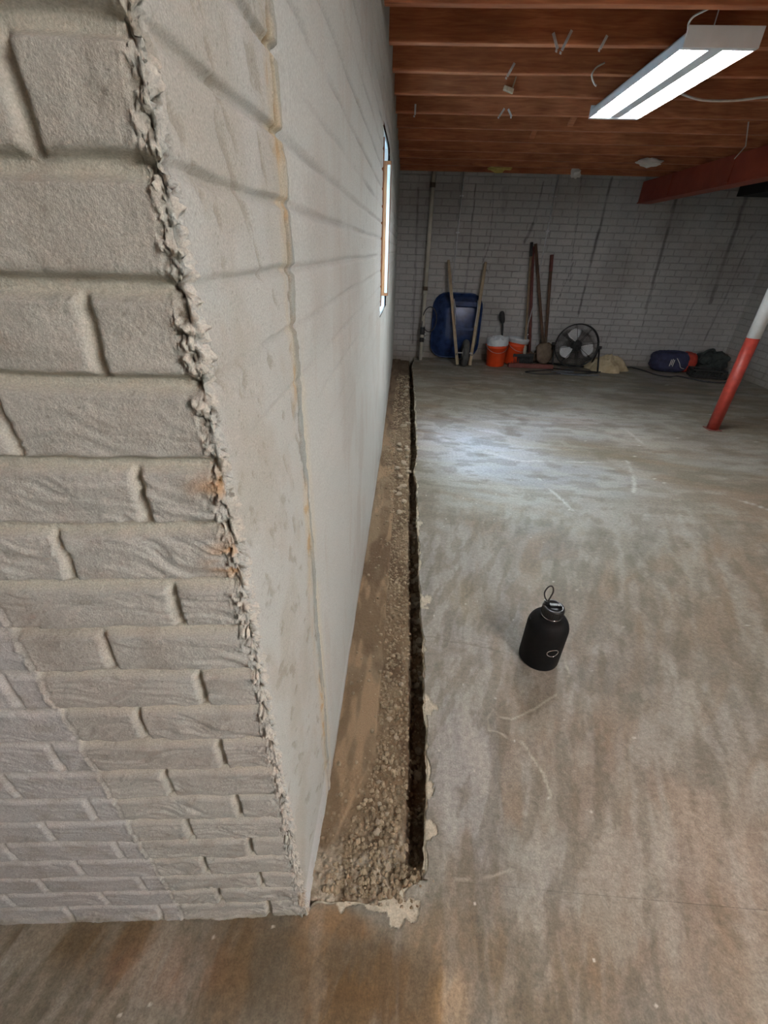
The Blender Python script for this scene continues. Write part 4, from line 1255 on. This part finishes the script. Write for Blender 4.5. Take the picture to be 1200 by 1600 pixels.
# ---------------------------------------------------------------- drum fan
def fan():
    c = Vector((2.36, 6.60, .315)); R_ = .285; D = .17
    root = thing('floor_fan', (c.x, c.y, 0), 'black round cage floor fan with three pale blades', 'fan')
    Mf = Matrix.Translation(c) @ Matrix.Rotation(math.radians(-14), 4, 'Z') @ Matrix.Rotation(math.radians(80), 4, 'X')
    # local: axis z of Mf points to the camera side
    def P_(x, y, z): return Mf @ Vector((x, y, z))
    ax = (Mf.to_3x3() @ Vector((0, 0, 1)))
    sgn = 1 if ax.y < 0 else -1
    def circ(r, z, n=44): return [P_(r * math.cos(2 * math.pi * k / n), r * math.sin(2 * math.pi * k / n), z) for k in range(n)]
    mb = MB()
    for r, z, t in ((R_, 0, .008), (R_, sgn * .06, .006), (R_, -sgn * .06, .006)): mb.tube(circ(r, z), t, 8, closed=True)
    n = 44
    vs_ = circ(R_ + .002, -sgn * .07, n) + circ(R_ + .002, sgn * .07, n); mb.add(vs_, [(k, (k + 1) % n, n + (k + 1) % n, n + k) for k in range(n)], True)
    W(mb, 'drum', M_blackmetal, root)
    def grille(front):
        mb = MB(); s = sgn if front else -sgn
        for k in range(1, 22):
            r = R_ * k / 22; z = s * (.07 + .05 * (1 - (k / 22) ** 2)); mb.tube(circ(r, z, 36), .0013, 5, closed=True)
        for k in range(8):
            a = 2 * math.pi * k / 8 + .2
            mb.tube([P_(r * math.cos(a), r * math.sin(a), s * (.073 + .05 * (1 - (r / R_) ** 2))) for r in [R_ * j / 6 for j in range(7)]], .003, 5)
        W(mb, 'front_grille' if front else 'rear_grille', M_blackmetal, root)
    grille(True); grille(False)
    mb = MB(); mb.lathe([(.02, sgn * -.06), (.075, sgn * -.06), (.078, 0), (.06, sgn * .03), (.045, sgn * .045), (.012, sgn * .05)], 24, Mf); W(mb, 'motor_hub', M_black, root)
    for k, a0 in enumerate((-15, 110, 215)):
        a0 = math.radians(a0); vs_ = []; fs = []; nr, na = 8, 8
        for i in range(nr + 1):
            r = .065 + (.235 - .065) * i / nr; wd = math.radians(13 + 16 * math.sin(math.pi * min(1, i / nr * .85)))
            for j in range(na + 1):
                t = -1 + 2 * j / na; a = a0 + t * wd
                rr = r - (.03 * t * t if i == nr else 0)
                vs_.append(P_(rr * math.cos(a), rr * math.sin(a), sgn * (.01 + .030 * t)))
        for i in range(nr):
            for j in range(na): fs.append((i * (na + 1) + j, i * (na + 1) + j + 1, (i + 1) * (na + 1) + j + 1, (i + 1) * (na + 1) + j))
        mb = MB(); mb.add(vs_, fs, True); o = W(mb, 'blade', M_fanblade, root); q = o.modifiers.new('solid', 'SOLIDIFY'); q.thickness = .003
    mb = MB()
    for s in (-1, 1):
        side = Mf.to_3x3() @ Vector((1, 0, 0))
        p = c + side * (s * (R_ + .02)); f1 = Vector((p.x, p.y - .17, .014)); f2 = Vector((p.x, p.y + .15, .014))
        mb.tube([f1, p, f2], .012, 10)
    p1 = c + side * (R_ + .02); p0 = c - side * (R_ + .02)
    mb.tube([(p0.x, p0.y - .17, .014), (p1.x, p1.y - .17, .014)], .012, 10); mb.tube([(p0.x, p0.y + .15, .014), (p1.x, p1.y + .15, .014)], .012, 10)
    W(mb, 'stand', M_blackmetal, root)
    mb = MB(); mb.tube([c - side * (R_ + .05), c - side * (R_ - .01)], .022, 12); mb.tube([c + side * (R_ + .05), c + side * (R_ - .01)], .022, 12); W(mb, 'tilt_knob', M_black, root)
fan()

# ---------------------------------------------------------------- cloth heap
def cloth():
    n, m = 64, 64
    u = np.linspace(-1, 1, n); U, V = np.meshgrid(u, u)
    r = np.hypot(U, V); a = np.arctan2(V, U)
    rad = 1 + .16 * np.sin(3 * a + .6) + .10 * np.sin(5 * a + 2)
    q = np.clip(np.maximum(np.abs(U), np.abs(V)), 0, 1)
    rr = q
    X = np.cos(a) * rr * rad * .29; Y_ = np.sin(a) * rr * rad * .20
    fold = ridged(U * 2.3 + .6 * V, V * 1.8, 800, 3) - .5
    fold2 = ridged(U * 5 - V * 2, V * 5, 803, 2) - .5
    Hh = .185 * np.clip(1 - rr ** 2.2, 0, 1) * (1 + .20 * U * -1) + .10 * fold * (1 - rr ** 6) + .035 * fold2 * (1 - rr ** 8)
    Hh = np.maximum(Hh, .004 + .01 * (rr < .98))
    X = X + .02 * (fbm(U * 3, V * 3, 806, 2) - .5); 
    P = np.stack([2.86 + X, 6.60 + Y_, Hh], -1)
    me = grid_mesh('drop_cloth', P, M_cloth)
    tag(link('drop_cloth', me), 'crumpled tan drop cloth heaped on the floor right of the fan', 'cloth')
cloth()

# ---------------------------------------------------------------- blue bag, crate, tool bag, cords
def soft_box(mb, c, d, seed, rough=.06, rot=None, sub=6, pw=4.0):
    """a bulging soft body (superellipsoid with creases)"""
    n, m = 28, 40; vs_ = []; fs = []
    R3 = rot if rot is not None else Matrix.Identity(3)
    for i in range(n + 1):
        ph = -math.pi / 2 + math.pi * i / n
        for k in range(m):
            th = 2 * math.pi * k / m
            v = Vector((math.cos(ph) * math.cos(th), math.cos(ph) * math.sin(th), math.sin(ph)))
            s = (abs(v.x) ** pw + abs(v.y) ** pw + abs(v.z) ** pw) ** (-1 / pw)
            q = v * s
            k_ = 1 + rough * mnoise.noise(q * 2.2 + Vector((seed, 0, 0))) + rough * .6 * mnoise.noise(q * 5 + Vector((0, seed, 0)))
            p = R3 @ Vector((q.x * d[0] / 2 * k_, q.y * d[1] / 2 * k_, q.z * d[2] / 2 * k_))
            vs_.append(Vector(c) + p)
    for i in range(n):
        for k in range(m): fs.append((i * m + k, i * m + (k + 1) % m, (i + 1) * m + (k + 1) % m, (i + 1) * m + k))
    mb.add(vs_, fs, True)

def bags():
    root = thing('duffel_bag', (3.80, 6.72, 0), 'dark blue bag with a red end lying by the back wall', 'bag')
    Rz = Matrix.Rotation(math.radians(-4), 3, 'Z')
    mb = MB(); soft_box(mb, (3.78, 6.72, .135), (.48, .30, .27), 3, .10, Rz); W(mb, 'body', M_bluebag, root)
    mb = MB(); soft_box(mb, (4.04, 6.72, .135), (.15, .28, .26), 9, .10, Rz); W(mb, 'red_end', M_redfab, root)
    mb = MB()
    for k, (dx, dz) in enumerate(((0, .0), (.022, .015), (.044, -.004))):
        mb.beam((3.71 + dx, 6.555, .10 + dz), (3.715 + dx, 6.56, .19 + dz * .5), .009, .004, up=(0, 1, 0))
    mb.tube(smooth([(3.78, 6.553, .21), (3.83, 6.545, .15), (3.87, 6.548, .09), (3.93, 6.553, .07)]), .004, 6)
    W(mb, 'white_print', M_paper, root)
    mb = MB(); mb.tube(smooth([(3.60, 6.70, .25), (3.70, 6.66, .285), (3.85, 6.68, .28), (3.96, 6.66, .26)]), .012, 8); W(mb, 'strap', M_bluebag, root)
    # tool bag
    root = thing('tool_bag', (4.30, 6.66, 0), 'grey green tool bag slumped in the far right corner', 'bag')
    mb = MB(); soft_box(mb, (4.37, 6.72, .15), (.38, .28, .27), 5, .16); W(mb, 'body', M_toolgrey, root)
    mb = MB(); mb.tube(smooth([(4.16, 6.66, .24), (4.20, 6.64, .31), (4.27, 6.63, .335), (4.31, 6.64, .30), (4.33, 6.66, .26)]), .015, 8); W(mb, 'handle', M_toolgrey, root)
    mb = MB(); soft_box(mb, (4.20, 6.60, .20), (.16, .10, .12), 8, .2); soft_box(mb, (4.40, 6.585, .16), (.12, .06, .12), 11, .2); W(mb, 'pocket', M_toolgrey, root)
    # slotted tray crate
    root = thing('slotted_crate', (4.12, 6.40, 0), 'low dark slotted plastic crate in front of the grey green tool bag', 'crate')
    Rz = Matrix.Rotation(math.radians(-12), 3, 'Z'); c = Vector((4.16, 6.40, .062))
    mb = MB(); w_, d_, h_ = .42, .20, .11
    def bx(x, y, z, sx, sy, sz): mb.box(c + Rz @ Vector((x, y, z)), (sx, sy, sz), Rz)
    bx(0, 0, -h_ / 2 + .006, w_, d_, .01)
    for s in (-1, 1):
        bx(0, s * (d_ / 2), h_ / 2 - .01, w_, .012, .02); bx(0, s * (d_ / 2), -h_ / 2 + .02, w_, .012, .02)
        bx(s * w_ / 2, 0, h_ / 2 - .01, .012, d_, .02); bx(s * w_ / 2, 0, -h_ / 2 + .02, .012, d_, .02)
        for k in range(10): bx(-w_ / 2 + w_ * k / 9, s * d_ / 2, 0, .010, .010, h_)
        for k in range(5): bx(s * w_ / 2, -d_ / 2 + d_ * k / 4, 0, .010, .010, h_)
        for k in range(2): bx(0, s * d_ / 2, -.015 + .03 * k, w_, .008, .006)
    W(mb, 'slotted_frame', M_black, root, bevel=.0015)
    mb = MB(); soft_box(mb, c + Vector((0, 0, -.005)), (.34, .14, .07), 4, .2, Rz); W(mb, 'contents', M_toolgrey, root)
bags()

def cords():
    def cord(pts, r, mat, label, n=6):
        mb = MB(); mb.tube(smooth([(x, y, r + .001 + (z or 0)) for x, y, z in pts], n), r, 8); tag(mb.build('power_cord', mat), label, 'cord', 'cords on the floor')
    cord([(3.08, 6.68, 0), (3.30, 6.80, 0), (3.42, 6.62, 0), (3.48, 6.40, 0), (3.62, 6.30, 0), (3.76, 6.36, 0), (3.88, 6.24, 0), (4.02, 6.10, 0), (4.25, 6.10, 0), (4.36, 6.22, 0), (4.42, 6.38, 0)], .009, M_cord, 'long black cord snaking over the floor from cloth to slotted crate')
    cord([(2.05, 6.42, 0), (1.75, 6.30, 0), (1.62, 6.22, 0), (1.80, 6.14, 0), (2.10, 6.20, 0), (2.40, 6.26, 0), (2.60, 6.36, 0), (2.72, 6.42, .0)], .008, M_cord, 'black cord looping on the floor in front of the fan')
    cord([(2.0, 6.30, 0), (2.15, 6.36, 0), (2.32, 6.34, 0), (2.20, 6.27, 0), (2.05, 6.22, .0), (2.35, 6.16, .0), (2.62, 6.20, 0)], .010, M_greycord, 'grey blue cord coiled on the floor below the fan')
cords()

# ---------------------------------------------------------------- the black bottle
def bottle():
    c = Vector((.600, 1.235, .001))
    root = thing('water_bottle', c, 'big matt black water bottle with loop cap standing on the floor', 'bottle')
    root.scale = (1.17, 1.17, 1.17)
    R_, H_ = .067, .205
    prof = [(.010, 0), (R_ - .004, 0), (R_ - .001, .003), (R_, .008), (R_, .150)]
    for k in range(1, 11):
        a = k / 10 * math.pi / 2 * .93; prof.append((.030 + (R_ - .030) * math.cos(a), .150 + .048 * math.sin(a)))
    prof += [(.0315, .1985), (.0305, .202), (.0305, .212), (.028, .214), (.01, .214)]
    mb = MB(); mb.lathe(prof, 64); mb.build('body', M_bottle, root)
    mb = MB(); mb.lathe([(.031, .2035), (.0335, .2035), (.0335, .2065), (.031, .2065)], 48); mb.build('neck_ring', M_chrome, root)
    mb = MB(); mb.lathe([(.01, .207), (.0335, .207), (.0345, .209), (.0345, .236), (.033, .2395), (.030, .241), (.024, .241), (.023, .2385), (.0101, .238)], 48)
    cap = mb.build('cap', M_bottlelid, root)
    mb = MB()
    for k in range(36):
        a = 2 * math.pi * k / 36; mb.box((.0345 * math.cos(a), .0345 * math.sin(a), .222), (.0016, .0016, .022), Matrix.Rotation(a, 3, 'Z'))
    mb.build('cap_ribs', M_bottlelid, cap)
    mb = MB(); mb.box((-.022, .010, .246), (.016, .012, .012)); mb.box((.006, .004, .2415), (.040, .014, .006)); mb.build('cap_lug', M_bottlelid, cap, bevel=.002)
    mb = MB(); mb.tube([(.014, .0, .244), (.014, -.002, .2465)], .003, 10); mb.build('cap_rivet', M_chrome, cap)
    # cord loop standing up
    loop = [(-.020, .010, .250), (-.030, .013, .262), (-.036, .015, .282), (-.031, .017, .300), (-.022, .018, .309), (-.013, .018, .303), (-.009, .017, .285), (-.014, .014, .264), (-.020, .010, .250)]
    mb = MB(); mb.tube(smooth(loop, 6), .0024, 8); mb.build('carry_loop', noisy('brown_cord', (.02, .016, .014), (.035, .028, .024), 60, .7, 0, .2, .0004), root)
    # small lug at the shoulder and round emblem on the front
    mb = MB(); mb.box((-.060, .006, .166), (.012, .018, .022)); mb.build('shoulder_lug', M_bottle, root, bevel=.004)
    an = math.radians(-80); cx, cy = R_ * math.cos(an), R_ * math.sin(an)
    nrm = Vector((math.cos(an), math.sin(an), 0)); side = Vector((-math.sin(an), math.cos(an), 0))
    pts = []
    for k in range(24):
        t = 2 * math.pi * k / 24
        du = .0190 * math.cos(t); dv = .0150 * math.sin(t)
        rr = Vector((cx, cy, .094)) + side * du + Vector((0, 0, dv)) + nrm * (.0010 - du * du / (2 * R_))
        pts.append(rr)
    mb = MB(); mb.tube(pts, .0015, 6, closed=True); mb.build('emblem_ring', M_chrome, root)
bottle()
